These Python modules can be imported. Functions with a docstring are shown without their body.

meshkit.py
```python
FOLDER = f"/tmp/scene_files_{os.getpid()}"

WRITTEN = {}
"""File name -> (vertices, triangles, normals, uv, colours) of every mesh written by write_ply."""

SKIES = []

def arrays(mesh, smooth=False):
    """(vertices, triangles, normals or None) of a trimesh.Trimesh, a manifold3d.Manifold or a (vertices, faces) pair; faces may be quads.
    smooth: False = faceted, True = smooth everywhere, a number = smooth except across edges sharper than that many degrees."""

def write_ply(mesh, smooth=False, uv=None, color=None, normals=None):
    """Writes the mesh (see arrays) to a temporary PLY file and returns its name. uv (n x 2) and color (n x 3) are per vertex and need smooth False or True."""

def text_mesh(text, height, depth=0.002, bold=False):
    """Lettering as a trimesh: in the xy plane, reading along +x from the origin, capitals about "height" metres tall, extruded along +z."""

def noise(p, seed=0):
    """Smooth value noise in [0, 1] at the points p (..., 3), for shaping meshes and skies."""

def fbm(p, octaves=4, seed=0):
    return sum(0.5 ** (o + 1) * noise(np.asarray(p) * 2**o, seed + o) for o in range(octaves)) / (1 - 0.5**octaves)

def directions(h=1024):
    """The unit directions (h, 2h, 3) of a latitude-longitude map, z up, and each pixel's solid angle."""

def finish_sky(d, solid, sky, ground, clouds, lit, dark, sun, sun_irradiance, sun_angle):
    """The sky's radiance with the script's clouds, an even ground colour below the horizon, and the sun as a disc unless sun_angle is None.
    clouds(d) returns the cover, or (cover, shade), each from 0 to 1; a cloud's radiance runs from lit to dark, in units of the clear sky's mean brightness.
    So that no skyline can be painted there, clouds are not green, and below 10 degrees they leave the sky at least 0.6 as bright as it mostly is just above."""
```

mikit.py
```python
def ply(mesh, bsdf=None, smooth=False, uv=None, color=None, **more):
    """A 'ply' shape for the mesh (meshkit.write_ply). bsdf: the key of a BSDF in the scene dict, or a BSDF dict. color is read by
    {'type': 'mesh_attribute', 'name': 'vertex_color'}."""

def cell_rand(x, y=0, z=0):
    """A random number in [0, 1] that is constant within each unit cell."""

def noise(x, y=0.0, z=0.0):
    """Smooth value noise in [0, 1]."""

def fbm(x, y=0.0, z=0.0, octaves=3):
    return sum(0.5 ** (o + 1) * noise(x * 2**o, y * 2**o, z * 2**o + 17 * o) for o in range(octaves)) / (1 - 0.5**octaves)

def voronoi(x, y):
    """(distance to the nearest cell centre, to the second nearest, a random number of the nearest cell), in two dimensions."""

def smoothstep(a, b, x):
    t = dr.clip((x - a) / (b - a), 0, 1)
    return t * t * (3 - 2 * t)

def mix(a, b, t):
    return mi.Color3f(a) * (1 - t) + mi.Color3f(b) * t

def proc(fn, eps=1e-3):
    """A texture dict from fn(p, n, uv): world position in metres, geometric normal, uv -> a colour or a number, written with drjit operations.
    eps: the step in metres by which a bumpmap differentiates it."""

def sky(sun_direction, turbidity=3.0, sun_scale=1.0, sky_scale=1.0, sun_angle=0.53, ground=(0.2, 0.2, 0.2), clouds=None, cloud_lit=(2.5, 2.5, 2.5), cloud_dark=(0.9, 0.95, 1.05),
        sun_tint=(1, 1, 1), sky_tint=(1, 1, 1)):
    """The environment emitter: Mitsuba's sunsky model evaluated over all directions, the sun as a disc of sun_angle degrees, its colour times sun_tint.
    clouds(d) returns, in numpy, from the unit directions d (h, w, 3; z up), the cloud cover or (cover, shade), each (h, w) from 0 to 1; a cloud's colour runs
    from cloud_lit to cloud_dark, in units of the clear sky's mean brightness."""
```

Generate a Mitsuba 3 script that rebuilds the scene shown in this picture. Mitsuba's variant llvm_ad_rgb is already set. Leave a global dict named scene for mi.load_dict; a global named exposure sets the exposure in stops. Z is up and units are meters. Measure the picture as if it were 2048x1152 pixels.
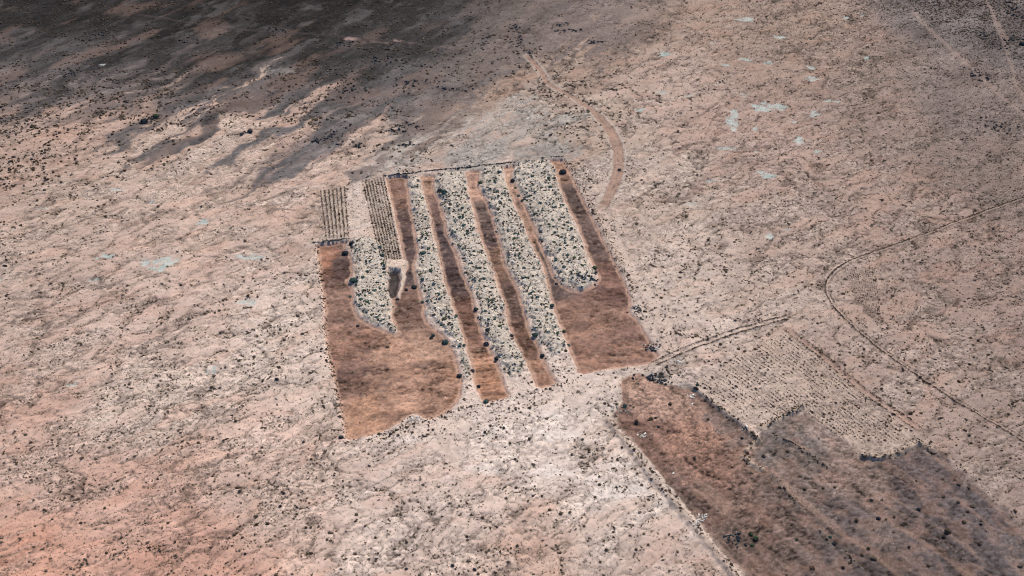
import math
import numpy as np, trimesh, mitsuba as mi, mikit, meshkit
import drjit as dr
from concurrent.futures import ThreadPoolExecutor
import shapely
from scipy.spatial import cKDTree
T = mi.ScalarTransform4f
scene, labels = {'type': 'scene'}, {}

# ---------------------------------------------------------------- camera, sky, exposure
scene['camera'] = {'type': 'perspective', 'fov': 2 * math.degrees(math.atan(1024 / 2600)), 'fov_axis': 'x', 'near_clip': 1.0, 'far_clip': 30000.0,
                   'to_world': T().look_at(origin=[0, 0, 350], target=[0, math.cos(math.radians(32.5)), 350 - math.sin(math.radians(32.5))], up=[0, 0, 1])}
SUN = (0.30, 0.50, 0.86)
scene['sky'] = mikit.sky(SUN, turbidity=3)
exposure = 1.8
GAIN = np.array([1.33, 1.265, 1.185])          # soil colours below, those of the plain with lens vignette included, are given as they look in this light; divided by GAIN they are reflectances

# ---------------------------------------------------------------- the survey, metres: x to the right, y away from the camera's foot
SOIL_VIGNETTE = [(-175.9, 363.8, 202, 154, 133),(-135.9, 355.8, 200, 158, 140),(-162.8, 386.1, 200, 164, 148),(-193.6, 423.0, 196, 165, 150),(-159.8, 457.4, 205, 182, 168),(-107.1, 407.1, 208, 180, 165),(-98.8, 495.6, 208, 188, 175),(-178.8, 538.4, 200, 176, 163),(-228.2, 538.4, 192, 168, 155),(-250.6, 613.0, 195, 172, 158),(-172.6, 629.7, 200, 175, 160),(-214.6, 690.6, 198, 174, 158),(-123.0, 671.4, 192, 167, 152),(-24.7, 392.0, 208, 187, 175),(16.3, 439.8, 213, 196, 185),(55.1, 392.0, 209, 192, 181),(-4.5, 355.8, 198, 170, 155),(61.2, 355.8, 195, 172, 160),(-38.1, 724.4, 178, 168, 160),(-7.2, 703.8, 168, 160, 153),(23.7, 738.7, 180, 160, 146),(43.6, 842.8, 165, 142, 128),(89.5, 776.2, 182, 160, 148),(74.8, 613.0, 195, 175, 162),(92.9, 538.4, 198, 180, 168),(143.1, 703.8, 178, 153, 141),(194.3, 816.8, 166, 143, 131),(174.8, 908.8, 165, 143, 130),(235.3, 776.2, 156, 136, 126),(283.9, 776.2, 140, 122, 114),(358.3, 908.8, 124, 109, 104),(283.2, 671.4, 148, 128, 119),(210.4, 613.0, 168, 146, 135),(241.0, 538.4, 160, 138, 128),(192.5, 495.6, 172, 150, 139),(151.3, 586.5, 182, 160, 148),(131.5, 547.5, 190, 170, 158),(215.4, 457.4, 160, 140, 130),(167.3, 487.6, 175, 153, 142),(77.7, 512.1, 200, 180, 168),(-364.0, 929.2, 48, 46, 51),(-348.3, 879.5, 66, 62, 66),(-291.9, 939.6, 52, 49, 54),(-263.5, 898.9, 66, 61, 64),(-224.0, 939.6, 44, 43, 47),(-178.8, 939.6, 38, 38, 42),(-154.3, 898.9, 50, 49, 53),(-129.7, 939.6, 42, 41, 45),(-105.2, 918.9, 60, 57, 61),(-80.1, 879.5, 88, 82, 82),(-307.3, 860.9, 78, 71, 71),(-294.8, 816.8, 92, 82, 80),(-217.5, 851.7, 76, 70, 70),(-210.5, 816.8, 90, 81, 79),(-147.8, 851.7, 74, 69, 70),(-140.7, 800.2, 86, 79, 79),(-111.1, 834.0, 78, 73, 74),(-41.8, 816.8, 125, 110, 103),(-8.6, 879.5, 130, 112, 102),(46.7, 918.9, 135, 115, 105),(-292.6, 753.3, 125, 105, 97),(-250.9, 776.2, 120, 102, 95),(-199.1, 760.8, 118, 103, 97),(-150.1, 753.3, 108, 97, 93),(-102.6, 753.3, 100, 92, 90),(-56.4, 776.2, 125, 110, 103),(-123.2, 717.4, 140, 120, 112),(-220.9, 717.4, 192, 167, 152),(-283.8, 703.8, 188, 160, 145),(-173.8, 710.6, 178, 152, 139),(-67.3, 703.8, 188, 166, 152),(-264.3, 742.3, 150, 126, 114)]  # soil tones with the lens vignette mixed in, darker towards the frame corners
FLOOR = [(-89.2, 576.4, 95, 80, 76),(-96.5, 576.4, 150, 110, 90),(-84.0, 529.4, 136, 110, 97),(-77.9, 495.6, 150, 118, 102),(-73.5, 476.0, 135, 108, 96),(-51.6, 487.6, 166, 134, 114),(-38.8, 464.7, 172, 138, 118),(-59.2, 443.2, 172, 136, 112),(-50.4, 538.4, 118, 95, 85),(-57.0, 561.7, 80, 72, 72),(-36.1, 499.7, 160, 132, 114),(-63.7, 653.1, 140, 112, 98),(-56.7, 613.0, 90, 75, 72),(-52.3, 586.5, 85, 72, 72),(-47.3, 665.2, 150, 122, 105),(-40.9, 624.0, 115, 95, 88),(-35.9, 602.2, 82, 72, 74),(-30.1, 556.9, 80, 68, 68),(-22.9, 529.4, 105, 80, 70),(-18.6, 503.8, 135, 105, 90),(-13.5, 479.8, 166, 128, 104),(-7.6, 464.7, 174, 132, 104),(-22.6, 659.1, 165, 135, 118),(-17.6, 624.0, 98, 86, 82),(-13.0, 596.9, 88, 76, 76),(-8.8, 576.4, 115, 92, 78),(-1.0, 542.9, 92, 76, 70),(6.2, 507.9, 105, 82, 70),(15.0, 476.0, 156, 122, 102),(-1.2, 671.4, 165, 138, 122),(4.4, 624.0, 135, 112, 98),(7.0, 602.2, 145, 118, 102),(15.8, 576.4, 95, 85, 82),(21.8, 556.9, 85, 75, 74),(30.8, 529.4, 138, 110, 96),(41.5, 503.8, 150, 118, 101),(56.6, 516.4, 138, 110, 97),(52.4, 491.6, 156, 124, 107),(31.0, 677.7, 140, 112, 95),(35.6, 647.1, 95, 82, 78),(44.4, 602.2, 105, 90, 85),(49.6, 556.9, 125, 98, 88),(36.0, 487.6, 138, 108, 93),(67.5, 457.4, 158, 128, 113),(79.6, 429.6, 150, 114, 98),(85.0, 407.1, 140, 107, 94),(95.0, 392.0, 128, 104, 94),(58.4, 429.6, 120, 92, 82),(74.6, 389.0, 110, 90, 83),(83.0, 363.8, 105, 88, 82),(120.7, 423.0, 106, 97, 94),(104.9, 392.0, 115, 98, 92),(131.7, 377.5, 94, 84, 83),(168.8, 407.1, 88, 79, 80),(180.4, 377.5, 88, 81, 83),(165.2, 358.4, 82, 75, 76),(136.3, 355.8, 86, 77, 76),(133.9, 436.3, 125, 110, 103),(137.5, 404.0, 128, 110, 102),(188.9, 355.8, 84, 78, 79),(94.2, 443.2, 110, 95, 90)]
GROWTH = [(-175.9, 363.8, 1.6, 0.55, 3),(-148.0, 407.1, 1.5, 0.5, 3.5),(-89.8, 429.6, 1.6, 0.55, 2.2),(-34.7, 392.0, 1.5, 0.55, 1.6),(-4.6, 363.8, 1.8, 0.55, 2.5),(35.1, 392.0, 1.6, 0.6, 1.5),(27.1, 439.8, 1.7, 0.6, 1.2),(62.0, 363.8, 1.5, 0.55, 1.5),(-166.9, 487.6, 1.8, 0.55, 2.2),(-215.4, 495.6, 1.5, 0.5, 2.5),(-125.7, 516.4, 1.4, 0.6, 1.6),(-229.5, 586.5, 0.9, 0.6, 1.6),(-152.7, 596.9, 0.7, 0.6, 1.4),(-217.0, 641.2, 0.5, 0.7, 1.5),(-132.9, 641.2, 0.5, 0.55, 1.6),(-231.0, 697.2, 0.8, 0.9, 0.7),(-155.3, 690.6, 0.35, 0.65, 0.7),(-288.2, 738.7, 2.2, 0.85, 0.3),(-234.7, 776.2, 1.8, 0.85, 0.2),(-137.4, 776.2, 1.4, 0.8, 0.2),(-307.3, 860.9, 0.9, 0.8, 0.1),(-187.4, 879.5, 0.5, 0.75, 0.1),(-77.4, 842.8, 0.8, 0.8, 0.1),(-67.8, 710.6, 0.7, 0.8, 0.5),(-7.5, 738.7, 0.35, 0.55, 0.5),(-8.4, 860.9, 1.0, 0.8, 0.2),(49.4, 753.3, 1.3, 0.85, 0.7),(45.9, 898.9, 0.5, 0.55, 0.4),(114.6, 860.9, 0.9, 0.55, 1),(84.2, 717.4, 1.3, 0.55, 1.2),(76.3, 629.7, 1.5, 0.55, 1.6),(108.4, 561.7, 1.7, 0.6, 2),(109.1, 671.4, 1.3, 0.55, 2),(170.5, 776.2, 1.3, 0.55, 1.6),(237.7, 860.9, 2.2, 0.5, 2.5),(267.7, 776.2, 3, 0.45, 4),(316.3, 776.2, 3.5, 0.45, 5),(375.6, 939.6, 6, 0.6, 6),(259.6, 641.2, 3, 0.45, 4),(210.6, 671.4, 2.2, 0.5, 2.5),(164.4, 586.5, 1.8, 0.5, 2.2),(204.0, 538.4, 2.2, 0.5, 3),(221.3, 476.0, 1.8, 0.5, 2.5),(162.1, 516.4, 1.6, 0.55, 2.2),(183.6, 423.0, 1.6, 0.55, 2),(78.2, 516.4, 1.6, 0.65, 1.6),(128.4, 529.4, 1.3, 0.55, 1.8)]
FIELD_LEFT = [(-103.7, 592.7),(-96.5, 594.3),(-86.8, 597.4),(-88.2, 590.7),(-84.3, 584.0),(-81.9, 571.5),(-80.5, 562.7),(-83.2, 556.9),(-80.1, 553.1),(-78.0, 538.4),(-76.4, 531.6),(-74.8, 525.9),(-68.3, 518.5),(-60.6, 513.0),(-54.1, 508.7),(-56.1, 516.4),(-59.0, 525.0),(-59.1, 536.1),(-62.2, 549.9),(-62.9, 562.7),(-61.5, 566.5),(-55.8, 566.1),(-54.7, 572.4),(-57.6, 584.0),(-61.2, 604.9),(-65.3, 626.9),(-69.1, 647.1),(-73.5, 668.9),(-65.0, 671.4),(-60.6, 671.4),(-57.4, 644.1),(-52.6, 613.0),(-48.8, 586.5),(-50.1, 572.4),(-46.8, 552.2),(-43.0, 538.4),(-41.7, 524.1),(-37.9, 516.4),(-32.9, 511.3),(-27.9, 499.7),(-23.8, 483.7),(-22.0, 470.3),(-22.2, 461.8),(-24.0, 454.5),(-29.2, 448.5),(-35.0, 443.2),(-38.1, 443.9),(-40.0, 446.7),(-44.3, 447.0),(-47.1, 443.2),(-50.3, 439.1),(-57.3, 433.6),(-70.7, 429.3),(-73.5, 443.2),(-77.2, 459.2),(-82.8, 481.7),(-88.2, 503.8),(-93.4, 538.4),(-98.9, 566.5)]
STRIP_A = [(-54.0, 671.4),(-48.9, 644.1),(-44.1, 615.7),(-40.2, 592.7),(-37.2, 573.9),(-34.7, 556.9),(-31.1, 542.9),(-28.1, 529.4),(-25.2, 516.4),(-22.0, 499.7),(-19.4, 487.6),(-17.6, 472.2),(-15.3, 461.8),(-12.3, 455.2),(-0.4, 459.9),(-3.2, 472.2),(-5.5, 483.7),(-9.1, 495.6),(-13.8, 511.3),(-16.5, 525.0),(-18.3, 538.4),(-21.1, 552.2),(-25.1, 566.5),(-28.6, 586.5),(-34.0, 602.2),(-36.8, 624.0),(-40.4, 641.2),(-44.6, 657.9),(-44.2, 673.9)]
STRIP_B = [(-27.4, 677.1),(-24.3, 648.3),(-20.6, 625.2),(-18.9, 608.6),(-16.0, 596.9),(-13.0, 581.4),(-8.9, 561.7),(-6.2, 547.5),(-3.9, 537.5),(-2.4, 520.7),(1.2, 503.8),(5.8, 487.6),(9.1, 476.0),(10.7, 465.1),(21.1, 469.9),(18.4, 477.9),(16.3, 484.5),(13.1, 499.7),(9.1, 512.1),(6.6, 529.4),(4.2, 547.5),(0.5, 561.7),(-3.6, 576.4),(-6.1, 596.9),(-9.3, 618.5),(-13.5, 641.2),(-18.9, 657.9),(-18.7, 679.6)]
FIELD_RIGHT = [(-5.3, 683.5),(-2.9, 659.1),(1.4, 635.4),(5.5, 618.5),(8.0, 602.2),(11.8, 586.5),(15.5, 571.5),(17.7, 556.9),(18.6, 542.9),(20.7, 529.4),(23.8, 512.1),(26.8, 495.6),(30.4, 476.7),(37.8, 479.4),(48.2, 481.7),(61.0, 484.5),(68.9, 490.0),(65.5, 503.8),(62.8, 516.4),(58.0, 528.5),(59.8, 539.3),(56.5, 561.7),(50.7, 591.7),(43.1, 629.7),(36.3, 665.2),(30.9, 693.2),(21.1, 692.5),(24.7, 684.1),(26.9, 659.1),(30.6, 634.3),(34.4, 618.5),(37.8, 596.9),(40.5, 576.4),(42.9, 564.1),(44.6, 558.8),(37.1, 549.9),(32.5, 548.0),(24.7, 554.1),(21.4, 564.1),(19.0, 578.9),(14.9, 596.9),(11.5, 618.5),(7.3, 638.3),(2.9, 657.9),(-0.6, 671.4),(2.4, 685.4)]
FIELD_SOUTH = [(48.7, 472.2),(57.1, 477.9),(68.7, 469.2),(79.6, 466.5),(89.3, 452.0),(97.7, 440.4),(103.9, 428.0),(106.4, 435.7),(126.2, 449.2),(133.6, 439.1),(141.0, 427.6),(145.2, 418.5),(153.0, 416.2),(170.3, 425.3),(179.5, 420.4),(187.2, 400.4),(200.3, 373.1),(221.1, 328.4),(179.1, 310.0),(93.8, 316.7),(86.3, 348.1),(73.2, 377.5),(62.2, 404.0),(54.1, 423.0),(42.8, 443.2),(48.8, 457.4)]
RIDGE_A = [(-85.3, 598.5),(-75.3, 600.1),(-68.2, 591.7),(-65.3, 576.4),(-62.9, 562.7),(-61.9, 549.9),(-58.8, 536.1),(-59.0, 525.0),(-56.1, 516.4),(-53.9, 509.2),(-60.7, 514.2),(-68.9, 519.8),(-75.0, 527.6),(-77.8, 538.4),(-79.7, 552.2),(-79.5, 562.7),(-82.5, 576.4),(-85.1, 586.5)]
RIDGE_B = [(-60.3, 670.8),(-54.3, 671.4),(-48.8, 642.4),(-44.3, 615.7),(-40.5, 592.7),(-37.5, 573.9),(-34.9, 556.9),(-31.3, 542.9),(-28.3, 529.4),(-25.4, 516.4),(-22.3, 499.7),(-19.8, 487.6),(-18.4, 476.0),(-21.2, 473.7),(-23.5, 486.8),(-28.0, 502.1),(-33.5, 513.8),(-37.5, 518.9),(-41.3, 525.9),(-42.5, 539.3),(-46.3, 553.1),(-49.2, 571.5),(-48.3, 586.5),(-52.1, 613.0),(-56.8, 644.1)]
RIDGE_C = [(-43.6, 673.9),(-28.0, 677.1),(-24.3, 647.1),(-20.9, 625.2),(-19.2, 608.6),(-16.2, 596.9),(-13.3, 581.4),(-9.2, 561.7),(-6.5, 547.5),(-4.2, 537.5),(-2.7, 520.7),(0.9, 503.8),(5.1, 489.2),(7.7, 477.9),(-2.7, 472.9),(-5.0, 483.7),(-8.6, 495.6),(-13.3, 511.3),(-16.3, 525.0),(-17.8, 538.4),(-20.6, 552.2),(-24.6, 566.5),(-28.1, 586.5),(-33.5, 602.2),(-36.3, 624.0),(-39.8, 641.2),(-44.0, 657.9)]
RIDGE_D = [(-18.4, 679.6),(-5.6, 682.8),(-3.1, 659.1),(1.1, 635.4),(5.2, 618.5),(7.8, 602.2),(11.6, 586.5),(15.2, 571.5),(17.5, 556.9),(18.4, 542.9),(20.5, 529.4),(23.4, 512.1),(25.6, 495.6),(17.6, 489.6),(13.6, 499.7),(9.5, 512.1),(6.8, 529.4),(4.5, 547.5),(0.8, 561.7),(-3.1, 576.4),(-5.6, 596.9),(-8.7, 618.5),(-12.9, 641.2),(-18.3, 657.9)]
RIDGE_E = [(0.0, 671.4),(2.7, 684.7),(10.7, 691.9),(20.8, 691.9),(24.4, 682.8),(26.6, 659.1),(30.3, 634.3),(33.8, 618.5),(37.2, 596.9),(39.9, 576.4),(42.4, 564.1),(44.1, 558.8),(37.1, 550.3),(32.8, 548.9),(25.2, 555.0),(22.0, 564.1),(19.5, 578.9),(15.4, 596.9),(11.7, 618.5),(7.8, 638.3),(3.4, 657.9)]
PIT = [(-62.7, 566.1),(-58.6, 566.1),(-57.2, 561.2),(-57.5, 554.1),(-58.0, 543.8),(-60.3, 542.0),(-62.4, 549.4)]
PALEPIT = [(-66.0, 574.9),(-54.5, 577.4),(-54.1, 564.1),(-54.6, 553.1),(-55.6, 541.5),(-57.1, 542.0),(-56.6, 553.1),(-56.5, 561.2),(-58.2, 567.0),(-63.0, 566.5),(-63.6, 557.9)]
PALE = [[(-22.3, 472.2),(-17.9, 474.1),(-14.6, 460.3),(-11.9, 453.8),(-25.7, 443.9),(-31.2, 445.0),(-23.9, 453.1)], [(-2.7, 473.7),(8.2, 477.9),(11.4, 464.0),(1.3, 458.5)], [(17.1, 490.8),(26.1, 495.6),(30.8, 476.0),(21.6, 469.2)], [(-86.4, 599.0),(-95.4, 657.9),(-86.6, 664.0),(-74.5, 600.1)], [(-75.0, 596.9),(-65.2, 574.4),(-62.2, 556.9),(-64.9, 571.5)], [(-70.6, 428.3),(-48.2, 439.8),(-5.3, 453.8),(39.9, 476.0),(60.6, 479.8),(38.8, 457.4),(-5.2, 439.8),(-47.3, 428.0)]]
WHITE = [(-8.3, 436.3, 6.42, 7.6),(20.4, 433.0, 9.57, 5.4),(43.4, 396.4, 12.06, 5.5),(61.0, 392.0, 4.99, 6.5),(15.6, 410.2, 8.22, 4.5),(-14.9, 445.0, 3.47, 3.5),(42.5, 413.4, 6.19, 3.8),(56.1, 404.0, 6.1, 6.2),(14.4, 450.2, 13.1, 5.7),(31.7, 404.0, 6.1, 2.8),(-5.2, 446.7, 5.21, 3.5),(71.0, 374.7, 4.85, 5.1),(-47.4, 429.6, 12.7, 2.4),(-13.1, 410.2, 8.22, 3.2)]
GREY = [(64.8, 475.2, 8.61, 5.4),(51.4, 477.9, 4.55, 3.5),(-7.2, 707.2, 33.19, 10.9),(-36.8, 691.9, 20.77, 6.6),(18.3, 703.8, 21.04, 9.5),(47.2, 450.2, 4.8, 5.0),(65.4, 436.3, 1.71, 1.7),(-55.9, 689.3, 16.28, 3.2),(37.9, 703.8, 7.52, 8.1),(77.6, 468.4, 4.04, 3.8),(-102.2, 749.6, 12.62, 6.7),(-157.8, 825.3, 11.9, 7.8)]
DUSK = [(-229.6, 741.6, 6.88, 4.3),(-225.1, 748.9, 3.78, 2.9),(-167.4, 725.8, 5.54, 4.3),(-111.7, 723.0, 12.89, 8.5),(-117.1, 717.4, 9.15, 5.6),(-92.1, 710.6, 6.66, 4.1),(-65.2, 738.7, 8.73, 4.3),(-72.3, 730.1, 6.18, 2.8),(-64.8, 710.6, 6.66, 2.7),(-64.6, 804.3, 19.99, 5.8),(-40.9, 793.7, 13.85, 4.8),(2.2, 903.8, 5.12, 14.1),(5.7, 874.8, 3.56, 13.4),(12.6, 851.7, 2.79, 9.2),(42.1, 896.9, 16.35, 4.9),(35.2, 908.8, 8.08, 5.0),(59.1, 874.8, 7.83, 3.8),(-296.0, 821.1, 9.48, 7.7),(-300.9, 889.1, 7.21, 7.8),(-233.9, 879.5, 6.44, 7.7),(-168.9, 898.9, 10.92, 9.9),(-91.3, 842.8, 17.29, 8.9),(-106.7, 792.1, 11.52, 9.7),(-118.4, 870.1, 8.86, 8.5),(356.8, 881.4, 10.75, 9.7),(379.4, 939.6, 9.81, 28.2),(337.7, 889.1, 12.99, 11.7),(315.7, 816.8, 11.47, 13.7),(299.8, 738.7, 12.48, 13.1),(342.5, 870.1, 8.51, 7.5)]
PANS = [(-181.4, 573.4, 7.75, 5.5, 10),(-136.5, 579.9, 4.95, 2.6, 15),(-129.8, 536.6, 4.68, 2.7, 15),(-213.5, 558.8, 5.07, 1.9, 8),(-212.3, 580.9, 3.65, 2.1, 5),(-168.9, 616.8, 3.0, 2.8, 0),(-259.9, 633.1, 2.78, 1.5, 0),(-259.4, 558.8, 2.03, 2.4, 0),(163.9, 763.9, 8.96, 6.1, 18),(138.9, 745.9, 3.77, 10.4, 25),(146.8, 671.4, 4.93, 3.2, 0),(201.2, 810.9, 4.02, 3.4, 15),(203.5, 829.6, 3.07, 2.6, 0),(172.2, 920.9, 8.91, 3.6, 3),(248.3, 923.0, 2.6, 2.6, 0),(261.6, 929.2, 2.24, 2.1, 0),(162.6, 843.7, 4.15, 3.1, 8),(178.1, 839.3, 3.1, 2.2, 8),(106.6, 854.5, 3.15, 3.6, 10),(82.1, 762.4, 3.2, 2.2, 5),(98.9, 789.6, 2.96, 2.1, 8),(152.3, 784.9, 2.94, 3.1, 12),(206.8, 774.6, 3.88, 2.0, 5),(190.9, 754.8, 2.22, 4.5, 20),(174.7, 716.8, 2.74, 4.8, 10),(127.9, 707.2, 4.53, 2.4, 5),(151.5, 734.3, 2.17, 2.2, 0),(115.5, 665.2, 2.3, 1.9, 0),(101.1, 638.3, 2.51, 1.5, 0),(137.9, 600.6, 1.87, 4.3, 30),(146.4, 701.8, 1.8, 1.7, 0),(175.9, 743.7, 2.51, 1.9, 0),(246.1, 847.3, 2.78, 2.2, 0),(192.5, 884.3, 3.59, 2.9, 10),(142.6, 872.9, 2.84, 1.9, 0),(-137.7, 479.8, 2.51, 1.6, 0),(-280.8, 834.0, 1.37, 1.7, 0),(-225.9, 654.3, 2.85, 1.8, 0),(-202.3, 638.3, 2.24, 1.5, 10),(-197.7, 470.3, 2.7, 1.5, 0),(147.5, 609.7, 2.16, 1.1, 10),(183.5, 701.1, 1.8, 1.7, 0),(146.1, 834.0, 3.09, 1.7, 12),(116.3, 784.1, 2.29, 1.6, 5)]
TRACK = [(11.1, 849.9),(16.5, 834.0),(21.0, 819.4),(22.7, 804.3),(34.8, 788.8),(50.0, 765.4),(59.3, 738.7),(63.8, 714.0),(63.7, 690.6),(60.7, 668.3),(55.4, 648.3),(49.6, 630.8)]
TRACKTAIL = [(49.6, 630.8),(52.4, 610.3),(59.1, 576.4),(67.0, 547.5),(73.8, 520.7),(74.8, 495.6)]
BEND = [(380.9, 697.2),(287.4, 642.4),(254.4, 624.0),(221.4, 603.3),(193.3, 586.5),(176.6, 576.4),(166.0, 566.5),(159.9, 556.9),(157.0, 546.6),(157.7, 536.6),(161.4, 522.0),(171.9, 497.2),(184.7, 474.8),(197.1, 455.2),(216.5, 429.0),(237.4, 399.5)]
LANE = [(64.7, 484.5),(75.6, 492.4),(88.2, 500.5),(108.7, 512.1),(132.5, 522.4)]
ORCHLANE = [(131.4, 512.1),(142.9, 492.4),(155.4, 465.4),(168.3, 445.6),(173.6, 437.0)]
FAINT = [[(302.1, 939.6),(303.7, 896.9),(312.7, 841.0),(317.6, 790.5),(325.6, 745.9)], [(359.2, 929.2),(348.4, 860.9),(336.6, 808.4),(331.2, 772.3)], [(365.3, 961.2),(359.7, 918.9),(354.1, 879.5)]]
FARLINE = [(-278.1, 929.2),(-229.1, 908.8),(-197.8, 897.9),(-153.5, 893.0),(-101.8, 882.4),(-61.6, 868.2),(-32.9, 855.4)]
BOTTOMBANK = [(41.0, 442.5),(49.9, 423.0),(58.3, 401.6),(66.4, 386.1),(73.2, 370.6),(80.0, 355.8),(87.0, 340.5)]
WALL_NORTH = [(-74.1, 669.6),(-65.0, 672.0),(-53.6, 674.6),(-45.0, 677.1),(-30.4, 679.6),(-18.8, 682.8),(-7.1, 685.4),(1.8, 688.0)]
WALL_NORTHEAST = [(17.2, 692.5),(22.6, 693.9),(31.0, 695.2)]
WALL_WEST = [(-105.8, 592.7),(-96.6, 595.3),(-86.3, 598.5)]
EDGE_LEFT = [(-104.1, 591.7),(-99.4, 566.5),(-93.8, 538.4),(-88.6, 503.8),(-83.2, 481.7),(-77.7, 459.2),(-73.9, 443.2),(-71.1, 429.6)]
EDGE_BOTTOM = [(-68.5, 429.0),(-57.2, 432.6),(-49.1, 438.0),(-37.5, 442.2),(-29.1, 446.7),(-23.2, 452.4),(-11.9, 453.8),(0.0, 458.8),(11.4, 464.0),(21.1, 468.4),(32.0, 476.0)]
EDGE_RIGHT = [(31.5, 691.9),(36.9, 665.2),(43.8, 630.8),(51.3, 592.7),(57.1, 562.7),(60.4, 540.6)]
BANKS = [[(105.8, 437.0),(115.9, 443.9),(127.0, 450.9)], [(145.4, 419.1),(152.7, 416.6),(162.1, 421.1),(171.4, 426.3)], [(98.1, 423.0),(104.2, 429.6)], [(95.8, 419.1),(98.5, 415.0),(102.9, 410.2)], [(79.8, 468.4),(90.0, 452.0),(98.3, 441.5),(104.0, 429.0)], [(106.5, 407.1),(110.7, 396.4),(114.1, 387.6)], [(119.4, 374.7),(122.6, 366.5)], [(171.4, 426.3),(175.4, 422.4),(178.3, 419.1)], [(110.9, 433.0),(119.3, 427.0),(124.3, 419.8),(131.0, 411.8)], [(126.5, 362.4),(130.4, 354.5)]]
SCRAPE = [[(-14.2, 461.0),(-5.2, 439.8),(-8.2, 423.0)], [(58.5, 745.9),(57.4, 703.8)]]
ROWS_A = [(-108.8, 653.1),(-98.8, 598.0),(-87.3, 600.1),(-95.6, 656.7)]
ROWS_B = [(-86.0, 664.0),(-67.6, 575.4),(-57.9, 577.4),(-74.4, 668.9)]
ROWS_C = [(130.4, 510.4),(178.7, 422.1),(106.5, 439.1),(82.0, 471.4)]
ROWS_D = [(171.0, 568.5),(169.7, 537.5),(176.5, 512.1),(186.3, 570.5)]
ORCHARD = [(82.0, 471.4),(105.6, 490.8),(130.0, 511.3),(144.1, 486.8),(158.4, 459.2),(178.4, 422.4),(169.8, 426.3),(152.8, 417.2),(144.7, 419.8),(141.1, 428.3),(127.0, 449.5),(106.0, 438.4),(98.4, 442.5),(90.3, 453.1)]
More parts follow.
